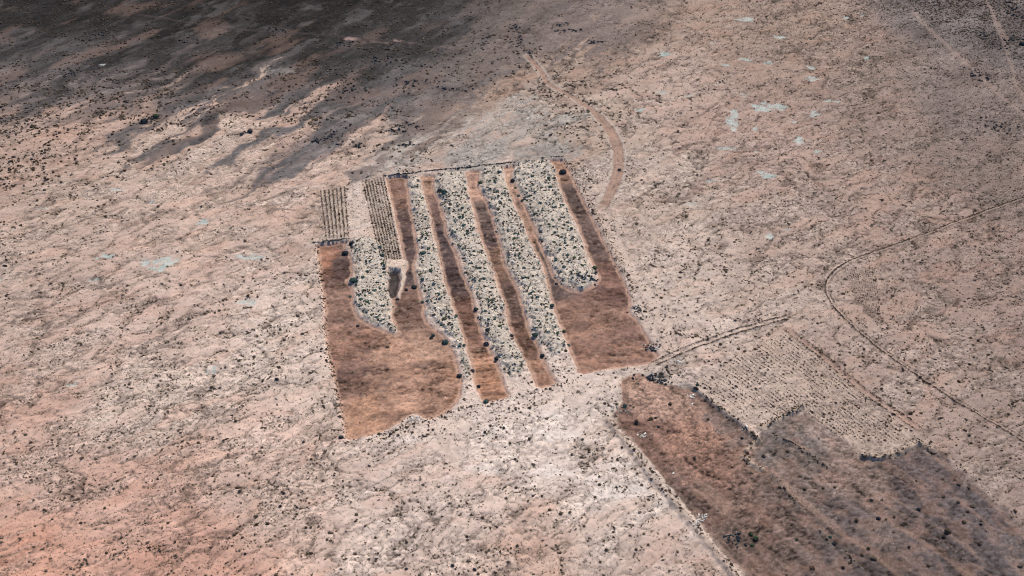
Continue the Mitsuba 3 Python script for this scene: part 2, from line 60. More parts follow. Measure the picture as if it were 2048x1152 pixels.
TREES = [(-40.9, 651.9, 3.97, 2, 'blue-black bush at the top left end of the second white ridge'),(-38.4, 646.5, 4.79, 0, 'dark green tree just below the blue-black bush on the second white ridge'),(-18.3, 660.9, 3.44, 1, 'small green tree at the neck of the second brown strip'),(0.6, 665.2, 3.75, 2, 'dark grey bush between the third and fourth white ridges near the top'),(29.7, 675.2, 5.24, 2, 'black bush alone in the top right corner strip of the brown field'),(62.8, 677.7, 2.63, 2, 'small dark tree standing on the curved brown track'),(-84.6, 591.7, 3.96, 2, 'blue-grey bush beside the short dark cut bank'),(-87.4, 583.5, 4.45, 2, 'grey oval bush with a pale rim in the upper left brown field'),(-80.3, 555.0, 4.54, 0, 'teal bush poking from the left white mound into the brown field'),(-49.2, 551.3, 3.77, 2, 'dark tree on the brown floor beside the pale pit'),(-53.1, 549.4, 2.25, 2, 'small dark bush left of the dark tree by the pale pit'),(-56.7, 540.2, 2.23, 2, 'dark bush just below the dark pit floor'),(-46.0, 581.9, 3.39, 0, 'teal bush at the pinch of the first brown strip'),(-37.5, 508.7, 2.37, 0, 'upper of a pair of dark bushes in the corner of the left brown field'),(-38.3, 506.7, 2.13, 2, 'lower of a pair of dark bushes in the corner of the left brown field'),(-31.5, 502.1, 4.0, 0, 'teal oval tree at the foot of the first white ridge'),(-22.5, 499.7, 2.11, 0, 'grey teal bush on the right rim of the first white ridge'),(-17.6, 530.7, 3.18, 2, 'black tree overhanging the dark second brown strip'),(-27.2, 525.9, 2.19, 0, 'small teal bush on the left rim of the second brown strip'),(-11.7, 510.4, 2.85, 2, 'dark bush at the left edge of the second white ridge, uppermost of two'),(-12.2, 500.9, 3.52, 2, 'ragged dark bush at the left edge of the second white ridge, lower of two'),(-0.2, 507.5, 2.61, 2, 'flat dark bush on the rim of the third brown strip'),(10.9, 507.1, 3.55, 0, 'teal tree on the right rim of the third brown strip'),(19.6, 532.1, 2.94, 0, 'teal tree at the right rim of the third white ridge, upper'),(24.8, 512.1, 2.38, 1, 'green bush at the right rim of the third white ridge, middle'),(26.5, 500.1, 2.35, 0, 'teal bush at the right rim of the third white ridge, lower'),(14.1, 491.6, 3.01, 2, 'dark ragged bush at the right rim of the third brown strip, low down'),(-7.2, 488.8, 2.77, 2, 'dark bush at the left edge of the second white ridge, low down'),(-18.0, 479.4, 2.51, 2, 'dark bush on the left rim of the second brown strip, low down'),(-24.0, 475.6, 3.17, 2, 'dark tree inside the rounded right edge of the left brown field'),(-15.0, 468.0, 2.24, 2, 'dark bush beside the lowest end of the second brown strip'),(-11.4, 455.2, 3.08, 0, 'dark teal bush at the bottom corner of the second brown strip'),(-74.1, 516.8, 2.16, 2, 'lone dark bush on the left brown field below the white mound'),(42.4, 568.5, 3.34, 1, 'green bush at the right tail of the largest white ridge'),(42.8, 563.2, 2.3, 2, 'dark round bush below the green one at the tail of the largest ridge'),(-72.5, 430.3, 2.75, 2, 'dark bush at the bottom left corner of the brown field'),(-49.4, 435.7, 1.71, 1, 'low green bush on the bottom rim of the left brown field'),(-56.6, 433.0, 1.91, 1, 'flat olive bush on the bottom rim of the left brown field'),(361.7, 869.2, 5.67, 2, 'black tree at the right edge far away beside the dark scrub'),(-230.1, 740.8, 5.63, 2, 'largest blue-black tree clump on the sandy spur at the upper left'),(-224.6, 749.6, 4.73, 1, 'green-black tree clump just right of the largest one at upper left'),(-161.6, 727.9, 4.32, 2, 'dark tree at the end of the grey streak left of centre'),(92.3, 372.5, 2.51, 1, 'green bush at the top of the oval thicket in the lower right field'),(93.9, 370.0, 2.69, 1, 'dark green bush in the middle of the oval thicket in the lower right field'),(92.0, 366.5, 2.29, 1, 'green bush at the bottom of the oval thicket in the lower right field'),(109.5, 369.5, 1.54, 1, 'small green bush right of the oval thicket'),(143.4, 391.7, 1.79, 2, 'dark bush standing alone on the grey lower right field'),(123.3, 367.0, 2.3, 2, 'dark bush on the broken bank near the bottom edge'),(122.5, 370.6, 1.93, 0, 'teal bush at the upper end of the broken bank near the bottom edge'),(160.8, 386.1, 2.17, 2, 'dark bush in the line of bushes down the lower right field'),(83.2, 468.4, 2.02, 0, 'teal bush at the corner of the planted rows'),(81.6, 464.7, 2.23, 2, 'dark bush below the corner of the planted rows'),(67.9, 476.7, 2.72, 2, 'dark bush on the grey heap at the crossing'),(22.4, 554.6, 2.02, 2, 'dark stunted bush at the lower left end of the largest white ridge'),(49.6, 453.1, 2.63, 0, 'teal dark bush at the head of the lower right field'),(62.9, 438.7, 1.72, 2, 'dark bush right of the white boulders')]
GREENS = [(2.0, 657.3, 2.28),(3.7, 648.3, 2.26),(5.9, 642.4, 2.53),(8.7, 641.2, 2.24),(12.0, 656.1, 2.0),(13.0, 647.1, 1.98),(12.6, 624.0, 2.2),(15.6, 634.3, 2.5),(16.8, 626.9, 2.21),(20.3, 659.1, 2.29),(21.0, 665.2, 2.59),(21.6, 653.1, 2.56),(18.7, 650.1, 1.98),(23.1, 635.4, 1.95),(24.3, 629.7, 2.49),(25.6, 615.7, 2.45),(28.0, 632.5, 2.78),(30.0, 626.9, 2.48),(28.1, 610.3, 2.16),(22.0, 615.7, 2.45),(18.6, 619.6, 2.19),(20.0, 610.3, 2.16),(15.7, 610.3, 1.89),(30.1, 613.0, 2.71),(32.0, 606.5, 2.15),(23.0, 602.2, 2.14),(26.1, 596.9, 2.39),(22.2, 591.7, 2.38),(28.0, 590.7, 2.11),(31.3, 594.3, 2.12),(33.1, 586.5, 2.1),(25.1, 584.0, 2.09),(28.9, 578.9, 2.34),(32.2, 576.4, 2.33),(22.8, 575.4, 2.07),(35.3, 576.4, 1.82),(36.2, 569.0, 2.06),(26.6, 566.5, 2.3),(30.1, 562.7, 2.04),(-4.0, 653.1, 2.27),(-4.5, 648.3, 2.54),(-6.7, 636.6, 2.23),(-7.5, 629.7, 1.94),(1.6, 602.2, 2.14),(-0.5, 613.0, 2.17),(1.1, 596.9, 2.39),(4.1, 576.4, 2.07),(6.1, 566.5, 2.3),(8.1, 556.9, 2.02),(8.9, 542.9, 2.24),(12.6, 538.4, 2.47),(9.9, 538.4, 1.98),(-12.6, 662.1, 2.01),(-9.7, 659.1, 2.0),(-10.9, 641.2, 2.24),(-8.2, 650.1, 2.55),(-32.4, 654.3, 1.71),(-26.7, 654.3, 2.28),(-34.5, 635.4, 1.95),(-27.4, 629.7, 2.21),(-28.4, 618.5, 2.18),(-25.9, 610.3, 2.7),(-33.4, 607.6, 1.89),(-28.0, 591.7, 2.11),(-23.8, 602.2, 2.14),(-19.9, 584.0, 2.09),(-16.4, 566.5, 2.05),(-21.6, 571.5, 2.06),(-14.2, 556.9, 2.28),(-12.1, 538.4, 2.22),(-9.6, 536.1, 2.22),(-8.2, 520.7, 1.93),(-5.7, 514.2, 2.39),(-13.1, 527.2, 1.95),(-47.5, 618.5, 2.18),(-50.3, 644.1, 2.25),(-54.4, 641.2, 1.96),(-50.9, 607.6, 2.16),(-45.8, 602.2, 2.14),(-49.5, 596.9, 2.13),(-43.3, 581.4, 2.09),(-41.4, 564.1, 2.3),(-45.3, 556.9, 2.53),(-39.2, 552.2, 2.01),(-43.5, 547.5, 2.0),(-41.7, 538.4, 1.98),(-44.2, 538.4, 2.22),(-32.3, 520.7, 2.17),(-37.6, 529.4, 1.95),(-35.6, 538.4, 1.98),(-46.9, 562.7, 2.29),(-73.8, 564.1, 2.3),(-75.5, 557.9, 2.03),(-73.9, 546.6, 2.0),(-74.6, 538.4, 2.47),(-76.4, 542.0, 2.23),(-71.0, 534.8, 1.97),(-69.4, 587.6, 2.37),(-67.5, 580.4, 2.35),(-66.8, 572.4, 2.06),(-65.4, 570.5, 2.32),(-65.2, 562.7, 2.04),(-63.5, 563.6, 2.04),(-66.4, 558.8, 1.78),(-65.6, 522.8, 2.18),(-68.1, 524.1, 1.94),(-80.5, 542.9, 1.99)]
BOULDERS = [(54.9, 436.0, 1.5, 'brightest white boulder at the top of the boulder group on the brown bare ground'),(55.8, 433.6, 1.92, 'pale grey boulder in the middle of the boulder group'),(54.4, 432.3, 1.7, 'lilac grey boulder at the lower left of the boulder group'),(56.7, 431.6, 1.49, 'grey boulder at the right of the boulder group'),(55.3, 430.3, 1.27, 'small grey boulder at the bottom of the boulder group'),(66.0, 408.7, 1.64, 'lone white boulder on the reddish bare field'),(100.3, 437.7, 2.14, 'white boulder at the corner below the planted rows'),(98.9, 436.7, 1.5, 'cream boulder just left of the white one below the planted rows')]
RUBBLE = [(65.8, 498.4, 3.74, 4.1),(60.5, 529.4, 2.93, 4.0),(74.7, 381.8, 2.35, 3.5),(71.3, 377.5, 1.75, 2.6),(55.6, 433.6, 2.13, 2.4),(65.1, 474.1, 7.69, 4.6),(85.9, 370.6, 3.47, 4.4),(75.1, 487.6, 5.07, 3.2),(47.2, 450.2, 5.24, 4.3),(80.1, 461.0, 2.66, 3.3),(-41.9, 443.2, 3.89, 2.4),(36.9, 556.9, 5.57, 3.8)]

# ---------------------------------------------------------------- helpers
rng = np.random.default_rng(7)
TAB = np.random.default_rng(11).random((24, 256, 256)).astype(np.float32)


TAB = np.pad(TAB, ((0, 0), (0, 1), (0, 1)), mode='wrap').reshape(24, -1)
POOL = ThreadPoolExecutor(4)


def vn_(x, y, s):
    x = x.astype(np.float32) + np.float32(1000); y = y.astype(np.float32) + np.float32(1000)
    i, j = np.floor(x), np.floor(y)
    u, v = x - i, y - j
    u *= u * (3 - 2 * u); v *= v * (3 - 2 * v)
    q = (i.astype(np.int32) & 255) * 257 + (j.astype(np.int32) & 255)
    t = TAB[s % 24]
    a, b = t.take(q), t.take(q + 1)
    q += 257
    a += (t.take(q) - a) * u; b += (t.take(q + 1) - b) * u
    b -= a; b *= v; a += b
    return a


def fb_(x, y, s, o):
    r, a, n = 0.0, 0.5, 0.0
    for k in range(o):
        r = r + np.float32(a) * vn_(x * 2.03 ** k + 7.7 * k, y * 2.03 ** k + 3.1 * k, s + k); n += a; a *= 0.5
    return r / np.float32(n)


def fb(x, y, s=0, o=4):
    """Layered smooth value noise, 0..1, about 0.5."""
    x, y = np.asarray(x), np.asarray(y)
    if x.size < 50000: return fb_(x, y, s, o).astype(np.float64)
    c = np.array_split(np.arange(len(x)), 8)
    return np.concatenate(list(POOL.map(lambda k: fb_(x[k[0]:k[-1] + 1], y[k[0]:k[-1] + 1], s, o), c))).astype(np.float64)


def vn(x, y, s=0):
    """Smooth value noise in two dimensions, 0..1."""
    return fb(x, y, s, 1)


def sst(a, b, x):
    t = np.clip((x - a) / (b - a), 0, 1)
    return t * t * (3 - 2 * t)


def lin(c):
    c = np.asarray(c, float) / 255.0
    return np.where(c < 0.04045, c / 12.92, ((c + 0.055) / 1.055) ** 2.4)


def soil(*c):
    return lin(c) / GAIN


def near_line(P, x, y, far):
    """Distance to a polyline, no more than far."""
    P = np.asarray(P, float)
    L = np.r_[0, np.cumsum(np.hypot(*np.diff(P, axis=0).T))]
    t = np.arange(0, L[-1], .15)
    d = cKDTree(np.stack([np.interp(t, L, P[:, 0]), np.interp(t, L, P[:, 1])], 1)).query(np.stack([x, y], 1), distance_upper_bound=far, workers=-1)[0]
    return np.minimum(d, far)


def dense(P, step=6.0):
    P = np.asarray(P, float); Q = np.roll(P, -1, 0); out = []
    for a, b in zip(P, Q):
        k = max(1, int(np.hypot(*(b - a)) / step)); out += [a + (b - a) * t for t in np.arange(k) / k]
    return np.array(out)


def chaikin(P, n=2, closed=True):
    P = dense(P) if closed else np.asarray(P, float)
    n = min(n, 1) if closed else n
    for _ in range(n):
        Q = np.roll(P, -1, 0) if closed else P[1:]
        A = P if closed else P[:-1]
        R = np.stack([A * .75 + Q * .25, A * .25 + Q * .75], 1).reshape(-1, 2)
        P = R if closed else np.vstack([P[:1], R, P[-1:]])
    return P


def inside_dist(P, x, y, far=14.0):
    """Signed distance, positive inside, -far where farther than that; only the polygon's surroundings are computed."""
    P = np.asarray(P, float)
    out = np.full(x.shape, -far)
    m = (x > P[:, 0].min() - far) & (x < P[:, 0].max() + far) & (y > P[:, 1].min() - far) & (y < P[:, 1].max() + far)
    d = near_line(np.vstack([P, P[:1]]), x[m], y[m], far)
    poly = shapely.Polygon(P); shapely.prepare(poly)
    out[m] = np.where(shapely.contains_xy(poly, x[m], y[m]), d, -d)
    return out


def line_dist(P, x, y, far=12.0):
    P = np.asarray(P, float)
    out = np.full(x.shape, far)
    m = (x > P[:, 0].min() - far) & (x < P[:, 0].max() + far) & (y > P[:, 1].min() - far) & (y < P[:, 1].max() + far)
    if m.any(): out[m] = near_line(P, x[m], y[m], far)
    return out


def spread(points, x, y, reach, cols):
    """Smooth blending of the values of scattered points."""
    p = np.asarray(points, float)
    shp = x.shape
    x, y = x.ravel().astype(np.float32) / np.float32(reach), y.ravel().astype(np.float32) / np.float32(reach * 1.35)
    num = [np.zeros(len(x), np.float32) for _ in cols]; den = np.full(len(x), 1e-12, np.float32)
    for row in p:
        w = x - np.float32(row[0] / reach); w *= w
        d = y - np.float32(row[1] / reach / 1.35); d *= d
        w += d; w += np.float32(.12); w *= w * w; np.reciprocal(w, out=w)
        den += w
        for k, c in enumerate(cols): num[k] += w * np.float32(row[c])
    return np.stack([q / den for q in num], -1).astype(np.float64).reshape(shp + (len(cols),))


# ---------------------------------------------------------------- the ground: one heightfield, cut along soil boundaries into its pieces
def axis(parts):
    a = [parts[0][0]]
    for lo, hi, s0, s1 in parts:
        n = max(2, int(round((hi - lo) / (0.5 * (s0 + s1)))))
        st = np.linspace(s0, s1, n); st *= (hi - lo) / st.sum()
        a += list(lo + np.cumsum(st))
    return np.array(a)


XS = axis([(-7000, -420, 700, 3), (-420, -210, 1.7, 1.2), (-210, -112, 0.9, 0.75), (-112, 84, 0.5, 0.5), (84, 215, 0.75, 0.95), (215, 420, 1.2, 1.7), (420, 7000, 3, 700)])
YS = axis([(-3000, 330, 400, 1.5), (330, 500, 0.6, 0.6), (500, 700, 0.62, 0.8), (700, 980, 0.9, 1.9), (980, 9000, 3, 800)])
NX, NY = len(XS), len(YS)
X, Y = np.meshgrid(XS, YS)
X, Y = X.astype(np.float64), Y.astype(np.float64)

wx = (fb(X / 5, Y / 5, 0, 3) - .5) * 2.6
wy = (fb(X / 5, Y / 5, 5, 3) - .5) * 3.2
XW, YW = X + wx, Y + wy
FX, FY = X + (fb(X / 3, Y / 3, 9, 2) - .5) * 1.2, Y + (fb(X / 3, Y / 3, 12, 2) - .5) * 1.2      # a slighter waver for dug edges

# soil colours of the plain, corner darkening of the lens painted in
gx, gy = fb(X / 60, Y / 60, 1, 4) - .5, fb(X / 60, Y / 60, 6, 4) - .5
stk = fb((X * .5 + Y * .87) / 70, (Y * .5 - X * .87) / 14, 8, 4) - .5
vw = fb(X / 26, Y / 26, 16, 3) - .5
finger = fb((X * .5 + Y * .87) / 105 + vw * .5, (Y * .5 - X * .87) / 10 + vw * 3.6, 20, 4) - .5      # gullies that run down from the dark hills
hill = sst(540, 600, Y) * sst(170, 20, X)
finger = finger - .045 + .30 * (fb((X * .5 + Y * .87) / 40 + vw, (Y * .5 - X * .87) / 4.2 + vw * 3, 9, 3) - .5)
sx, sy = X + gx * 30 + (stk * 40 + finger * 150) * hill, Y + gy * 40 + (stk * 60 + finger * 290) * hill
col = lin(spread(SOIL_VIGNETTE, sx, sy, 45.0, [2, 3, 4])) / GAIN
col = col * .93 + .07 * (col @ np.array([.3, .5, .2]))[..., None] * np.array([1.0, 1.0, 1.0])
grow = spread(GROWTH, X, Y, 45.0, [2, 3, 4])
dark = 1 - sst(0.09, 0.22, col.mean(-1))                  # the dark-coloured ground in the distance

ca, sa = math.cos(.5), math.sin(.5)
U, V = X * ca + Y * sa, -X * sa + Y * ca
warp = fb(X / 14, Y / 14, 3, 4)
scrub = fb(U / 19 + warp * 1.1, V / 8.5 + warp * 1.1, 2, 4)            # grey scrubby ground against bare pink pans
sc = sst(.47, .60, scrub) * (.45 + .55 * sst(.35, .6, fb(U / 60, V / 40, 12, 3)))
r1 = np.abs(fb(U / 34 + warp * .8, V / 24 + warp * .8, 13, 4) - .5)
r2 = np.abs(fb(U / 13 + warp * .6, V / 7 + warp * .6, 17, 4) - .5)
rill = np.clip(np.exp(-(r1 / .017) ** 2) * .8 + np.exp(-(r2 / .022) ** 2) * .65, 0, 1)
edge = np.exp(-((scrub - .5) / .022) ** 2)
fine = fb(X / 2.1, Y / 1.5, 19, 3) - .5
mid = fb(U / 9, V / 5, 21, 4) - .5
broad = fb(U / 40, V / 25, 4, 3) - .5
micro = fb(X / .9, Y / .8, 2, 2) - .5
streak = fb((X * .5 + Y * .87) / 60, (Y * .5 - X * .87) / 11, 8, 4) - .5
lightness = 1 + (.8 * fine + .7 * micro) * (.4 + .9 * sc) + .30 * mid + .22 * broad
k = (1 - dark)
grey = col.mean(-1, keepdims=True) * np.array([1.0, .97, .93])
col = col * (1 - (.24 * sc * k)[..., None]) + grey * (.21 * sc * k)[..., None]
pinkish = sst(.52, .68, fb(U / 18, V / 9, 15, 3)) * (1 - sc) * k
col = col * (1 + pinkish[..., None] * np.array([.02, -.03, -.055]))
chalky = sst(.58, .74, fb(U / 16, V / 7, 10, 4)) * k
col = col * (1 + .14 * (.5 * chalky)[..., None])
col = col * lightness[..., None]
vein = np.exp(-((fb((X * .5 + Y * .87) / 55 + vw * 1.2, (Y * .5 - X * .87) / 13 + vw * 1.6, 6, 4) - .5) / .028) ** 2) * hill * k * sst(700, 640, Y + .6 * X + 120)
vein = vein * (.35 + .65 * sst(.35, .6, fb(X / 20, Y / 20, 22, 2)))
col = col * (1 - .5 * vein[..., None]) + soil(146, 128, 120) * .5 * vein[..., None]
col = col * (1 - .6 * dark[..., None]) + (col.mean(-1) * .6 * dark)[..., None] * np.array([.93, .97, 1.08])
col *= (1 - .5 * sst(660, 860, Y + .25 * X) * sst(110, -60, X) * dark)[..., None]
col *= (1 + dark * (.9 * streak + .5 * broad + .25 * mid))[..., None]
tan = sst(.55, .72, fb((X * .5 + Y * .87) / 45, (Y * .5 - X * .87) / 14, 5, 4)) * dark * sst(960, 760, Y + .4 * X)
col = col * (1 - .45 * tan[..., None]) + soil(132, 110, 101) * .45 * tan[..., None]
ash = sst(.6, .76, fb((X * .5 + Y * .87) / 30, (Y * .5 - X * .87) / 12, 18, 4)) * dark
col = col * (1 - .4 * ash[..., None]) + soil(108, 105, 106) * .4 * ash[..., None]
col *= (1 - .48 * (rill * (.3 + .7 * k))[..., None] - .30 * (edge * k)[..., None])
SPK = np.clip(.34 + .35 * vein + .28 * sc + .6 * rill + .5 * edge, 0, 1) * (.5 + .5 * k) * np.clip(.5 + grow[..., 2] * .25, 0, 1.4)
PAL = (.12 + .25 * sc) * k + .25 * ash
Z = (fb(X / 110, Y / 110, 7, 2) - .5) * 1.4 + mid * 1.0 + fine * .55 + micro * .2 - rill * .35 - edge * .2
far_away = sst(0, 300, np.maximum(np.abs(X) - 420, np.maximum(Y - 990, 320 - Y)))
Z = Z * (1 - far_away) + far_away * (fb(X / 900, Y / 900, 2, 3) - .5) * 40


def paint(w, c):
    m = w > 1e-4; v = w[m][:, None]; c = np.asarray(c)
    col[m] = col[m] * (1 - v) + (c[m] if c.ndim == 3 else c) * v


def blob(b, x, y, soft=.5, seed=0, amp=.9):
    cx, cy, a, d = b[:4]
    t = math.radians(b[4]) if len(b) > 4 else 0
    u, v = (x - cx) * math.cos(t) + (y - cy) * math.sin(t) * a / d, -(x - cx) * math.sin(t) * d / a + (y - cy) * math.cos(t)
    m = (np.abs(x - cx) < 2.4 * a + 2 * d) & (np.abs(y - cy) < 2.4 * d + 2 * a)
    w = np.zeros(x.shape)
    q = np.sqrt((u[m] / a) ** 2 + (v[m] / d) ** 2) + (fb(x[m] / max(a, 4) * 1.8, y[m] / max(d, 4) * 1.5, seed, 4) - .5) * 2 * amp
    w[m] = 1 - sst(1 - soft, 1 + soft * .4, q)
    return w


region = np.zeros(X.shape, np.int16)                    # which piece each grid point belongs to
pieces = {0: 'desert_ground'}


def claim(mask, name):
    i = len(pieces); pieces[i] = name; region[mask] = i
    return i


fl = 1 + .9 * fine + .6 * mid + .5 * micro
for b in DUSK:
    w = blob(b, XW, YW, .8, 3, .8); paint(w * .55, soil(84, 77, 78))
for b in GREY:
    w = blob(b, XW, YW, .8, 6, .8); paint(w * .55, soil(146, 141, 137) * fl[..., None])
for b in WHITE:
    w = blob(b, XW, YW, .7, 9, 1.0); paint(w * .5, soil(236, 226, 219) * (1 + .3 * fine[..., None]))
for i, P in enumerate(PALE):
    w = sst(-2.5, 3, inside_dist(chaikin(P), XW, YW)); paint(w * .6, soil(216, 198, 186) * (1 + .45 * fine + .2 * mid)[..., None])

# salt pans, with a worn rim
PAN_W = []
for i, b in enumerate(PANS):
    w = blob((b[0], b[1], b[2] * 1.05, b[3] * 1.1) + tuple(b[4:]), X + wx * .9, Y + wy * 1.1, .3, 1 + i % 9, 1.25)
    ripple = fb(X / 6, Y / 2.2, 5, 3)
    tone = soil(152, 184, 182) * (1 - ripple[..., None]) + soil(208, 210, 206) * ripple[..., None]
    paint(np.clip(w * 1.3, 0, 1) * .78 * sst(.25, .5, fb(X / 3.2, Y / 2.4, 14 + i % 5, 3) + .02), tone)
    rim = np.clip(1 - np.abs(w - .12) / .12, 0, 1) * (w > .005); paint(rim * .35, soil(120, 108, 102))
    Z -= .25 * w
    claim(w > .5, 'salt_pan' if i == 0 else f'salt_pan_{i:03d}'); PAN_W.append(w)

# curved track
d = line_dist(chaikin(TRACK, 3, False), X + wx * .5, Y + wy * .5)
halfw = 1.9 + 1.4 * sst(800, 720, Y) - .6 * sst(660, 640, Y)
w = 1 - sst(halfw - .8, halfw + .5, d)
paint((np.exp(-((d - halfw - .9) / .9) ** 2)) * .55, soil(196, 182, 172))
mottle = fb(X / 6, Y / 6, 18, 3)[..., None]
rut = np.exp(-((d - 1.1) / .5) ** 2)
paint(w * (.6 + .45 * mottle[..., 0]).clip(0, 1), (soil(134, 108, 96) * (1 - mottle) + soil(178, 146, 130) * mottle) * (1 + .3 * fine[..., None]))
paint(w * rut * .3, soil(188, 164, 150)); Z -= w * .35
claim(w > .5, 'dirt_track')
d = line_dist(chaikin(TRACKTAIL, 2, False), XW, YW)
paint(np.exp(-(d / 3.6) ** 2) * .6, soil(208, 188, 175)); paint(np.exp(-((d - 4) / 1.0) ** 2) * .25, soil(140, 124, 114)); Z += .3 * np.exp(-((d - 4) / 1.0) ** 2)

# lanes and boundary lines: a pale wheel way between low dark verges
def lane(P, half, dk, pale, lift, name=None, wob=.35):
    global Z
    d = line_dist(chaikin(P, 2, False), X + wx * wob, Y + wy * wob)
    broken = .55 + .9 * (vn(X / 4, Y / 4, 16) - .2)
    paint((1 - sst(half * .5, half, d)) * .4, pale)
    ridge = np.exp(-((d - half) / (half * .42)) ** 2)
    paint(np.clip(ridge * broken, 0, 1) * .75, dk)
    Z += lift * ridge
    if name: claim(d < half * .7, name)


lane(BEND, .95, soil(86, 75, 70), soil(180, 160, 148), .28, 'lane')
lane(LANE, 1.5, soil(112, 98, 92), soil(206, 186, 172), .35, 'lane_001')
lane(ORCHLANE, 1.7, soil(118, 98, 88), soil(176, 140, 126), .3, 'lane_002')
for i, P in enumerate(FAINT):
    d = line_dist(chaikin(P, 2, False), XW, YW); w = np.exp(-(d / (2.0 if i == 0 else 1.3)) ** 2)
    paint(w * .45, soil(164, 142, 131)); claim(w > .6, 'faint_track' if i == 0 else f'faint_track_{i:03d}')
d = line_dist(chaikin(FARLINE, 2, False), XW, YW)
w = np.exp(-(d / 1.6) ** 2); paint(w * .75, soil(72, 64, 66)); Z += np.exp(-(d / 1.5) ** 2) * .7
nn = vn(X / 9, Y / 9, 20)
w = np.exp(-((d - 2.6) / 1.8) ** 2) * sst(.45, .75, nn) * sst(-135, -115, X) * sst(-60, -80, X)
paint(np.clip(w * 1.2, 0, 1), soil(165, 142, 134))
claim(d < 1.3, 'far_field_bank')

# the sunken fields
nearf = (X > -125) & (X < 270) & (Y > 320) & (Y < 720)
floor_col = np.full(X.shape + (3,), .2)
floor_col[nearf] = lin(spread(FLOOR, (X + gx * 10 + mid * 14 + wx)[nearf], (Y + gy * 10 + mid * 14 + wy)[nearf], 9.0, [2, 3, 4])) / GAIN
stripe = fb((X + Y * .10) / 9, (Y - X * .16) / 1.15, 3, 3) - .5          # plough lines across the strips
tuftc = sst(.60, .78, fb(X / 2.2, Y / 2.2, 6, 3))
strips = np.clip(inside_dist(STRIP_A, X, Y) + .5, 0, 1) + np.clip(inside_dist(STRIP_B, X, Y) + .5, 0, 1)
patch = fb((X + Y * .1) / 14, (Y - X * .16) / 7, 15, 4) - .5
fbase = floor_col * np.array([.97, .925, .93])
fbase = fbase * .92 + .08 * fbase.mean(-1, keepdims=True) * np.array([1.05, .99, .96])
fcol = fbase * (1 + (.35 + .9 * strips) * stripe + 1.7 * patch + 1.1 * fine + 1.0 * micro)[..., None]
scratch = np.exp(-((fb(X / 7 + mid * 3, Y / 3 + mid * 3, 20, 3) - .5) / .018) ** 2) * sst(.45, .6, fb(X / 12, Y / 12, 1, 2))
fcol = fcol * (1 - .35 * scratch[..., None]) + soil(200, 168, 152) * .35 * scratch[..., None]
plum = sst(.55, .68, fb(X / 11, Y / 6, 19, 3))
fcol = fcol * (1 - .3 * plum[..., None]) + soil(112, 92, 90) * .3 * plum[..., None]
fcol = fcol * (1 - .25 * tuftc[..., None]) + soil(186, 162, 146) * .25 * tuftc[..., None]
nwall = np.minimum(np.minimum(line_dist(WALL_NORTH, FX, FY), line_dist(WALL_NORTHEAST, FX, FY)), line_dist(WALL_WEST, FX, FY))
FIELD_SD = {}
for key, P in (('left', FIELD_LEFT), ('first', STRIP_A), ('second', STRIP_B), ('right', FIELD_RIGHT)):
    sd = inside_dist(chaikin(P, 2), FX, FY); FIELD_SD[key] = sd
    w = sst(-.5, .4, sd)
    paint(w, fcol)
    batter = sst(-.8, 0.2, sd) * (1 - sst(1.0, 1.7 + 1.3 * vn(X / 6, Y / 6, 2), sd)) * (1 - .7 * sst(3.5, 1.5, nwall))
    SPK = SPK * (1 - w) + w * .35; PAL = PAL * (1 - w) + w * .12
    paint(batter * .85, soil(200, 168, 150) * (1 + .5 * fine + .3 * mid)[..., None])
    paint(np.exp(-((sd + .1) / .4) ** 2) * .6, soil(222, 200, 186))
    paint(np.exp(-((sd - .9) / .35) ** 2) * .4, soil(128, 96, 84))
    wide = np.where(nwall < 3.2, .3, 1.3)
    Z -= np.where(nwall < 6, 1.4, 1.0) * np.clip((sd + wide * .4) / wide, 0, 1) ** 1.2
    claim(sd > 0, {'left': 'sunken_field', 'first': 'sunken_strip', 'second': 'sunken_strip_001', 'right': 'sunken_field_001'}[key])
infield = np.max(np.stack(list(FIELD_SD.values())), 0)
north_bank = np.exp(-nwall / 5.0) * (infield < 0)
Z += .45 * vn(X / 4, Y / 4, 1) * np.exp(-(nwall / 2.0) ** 2) * (infield < -.1)
paint(north_bank * .45, soil(158, 154, 150) * fl[..., None])
claim((nwall < .9) & (infield < .45), 'cut_bank')

# south field: the burnt-looking ground at the lower right
sd = inside_dist(FIELD_SOUTH, X + (FX - X) * .8, Y + (FY - Y) * .8); FIELD_SD['south'] = sd
soft = sst(105, 140, X)
w = sst(-.6 - 2.2 * soft, .6 + 2 * soft, sd + (fb(X / 3, Y / 3, 13, 3) - .5) * (1.2 + 7 * soft))
paint(np.exp(-((sd + .7) / .8) ** 2) * (1 - soft) * .5, soil(206, 188, 174))
dv = (fb(X / 30, Y / 30, 4, 2) - .5) * 8
drift = fb((X * .86 + Y * .50 + dv) / 4.2, (X * .50 - Y * .86) / 34, 11, 4) - .5
drift2 = sst(.60, .72, fb((X * .86 + Y * .50 + dv) / 5.5, (X * .50 - Y * .86) / 60, 17, 4))     # lines that run down the field
sc2 = sst(.5, .66, fb(X / 5, Y / 5, 13, 4))
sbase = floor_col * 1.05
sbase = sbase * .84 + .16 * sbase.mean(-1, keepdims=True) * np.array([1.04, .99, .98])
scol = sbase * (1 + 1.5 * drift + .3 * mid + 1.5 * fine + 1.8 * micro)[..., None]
scol = scol * (1 - .3 * sc2[..., None]) + soil(164, 132, 118) * .3 * sc2[..., None]
scol = scol * (1 - .42 * drift2[..., None]) + soil(170, 142, 128) * .42 * drift2[..., None]
fleck = np.exp(-((fb((X * .86 + Y * .50) / 2.6 + mid * 3, (X * .50 - Y * .86) / 6 + mid * 3, 3, 3) - .5) / .03) ** 2) * sst(.42, .6, fb(X / 14, Y / 14, 21, 2))
scol = scol * (1 - .3 * fleck[..., None]) + soil(186, 156, 142) * .3 * fleck[..., None]
paint(w, scol)
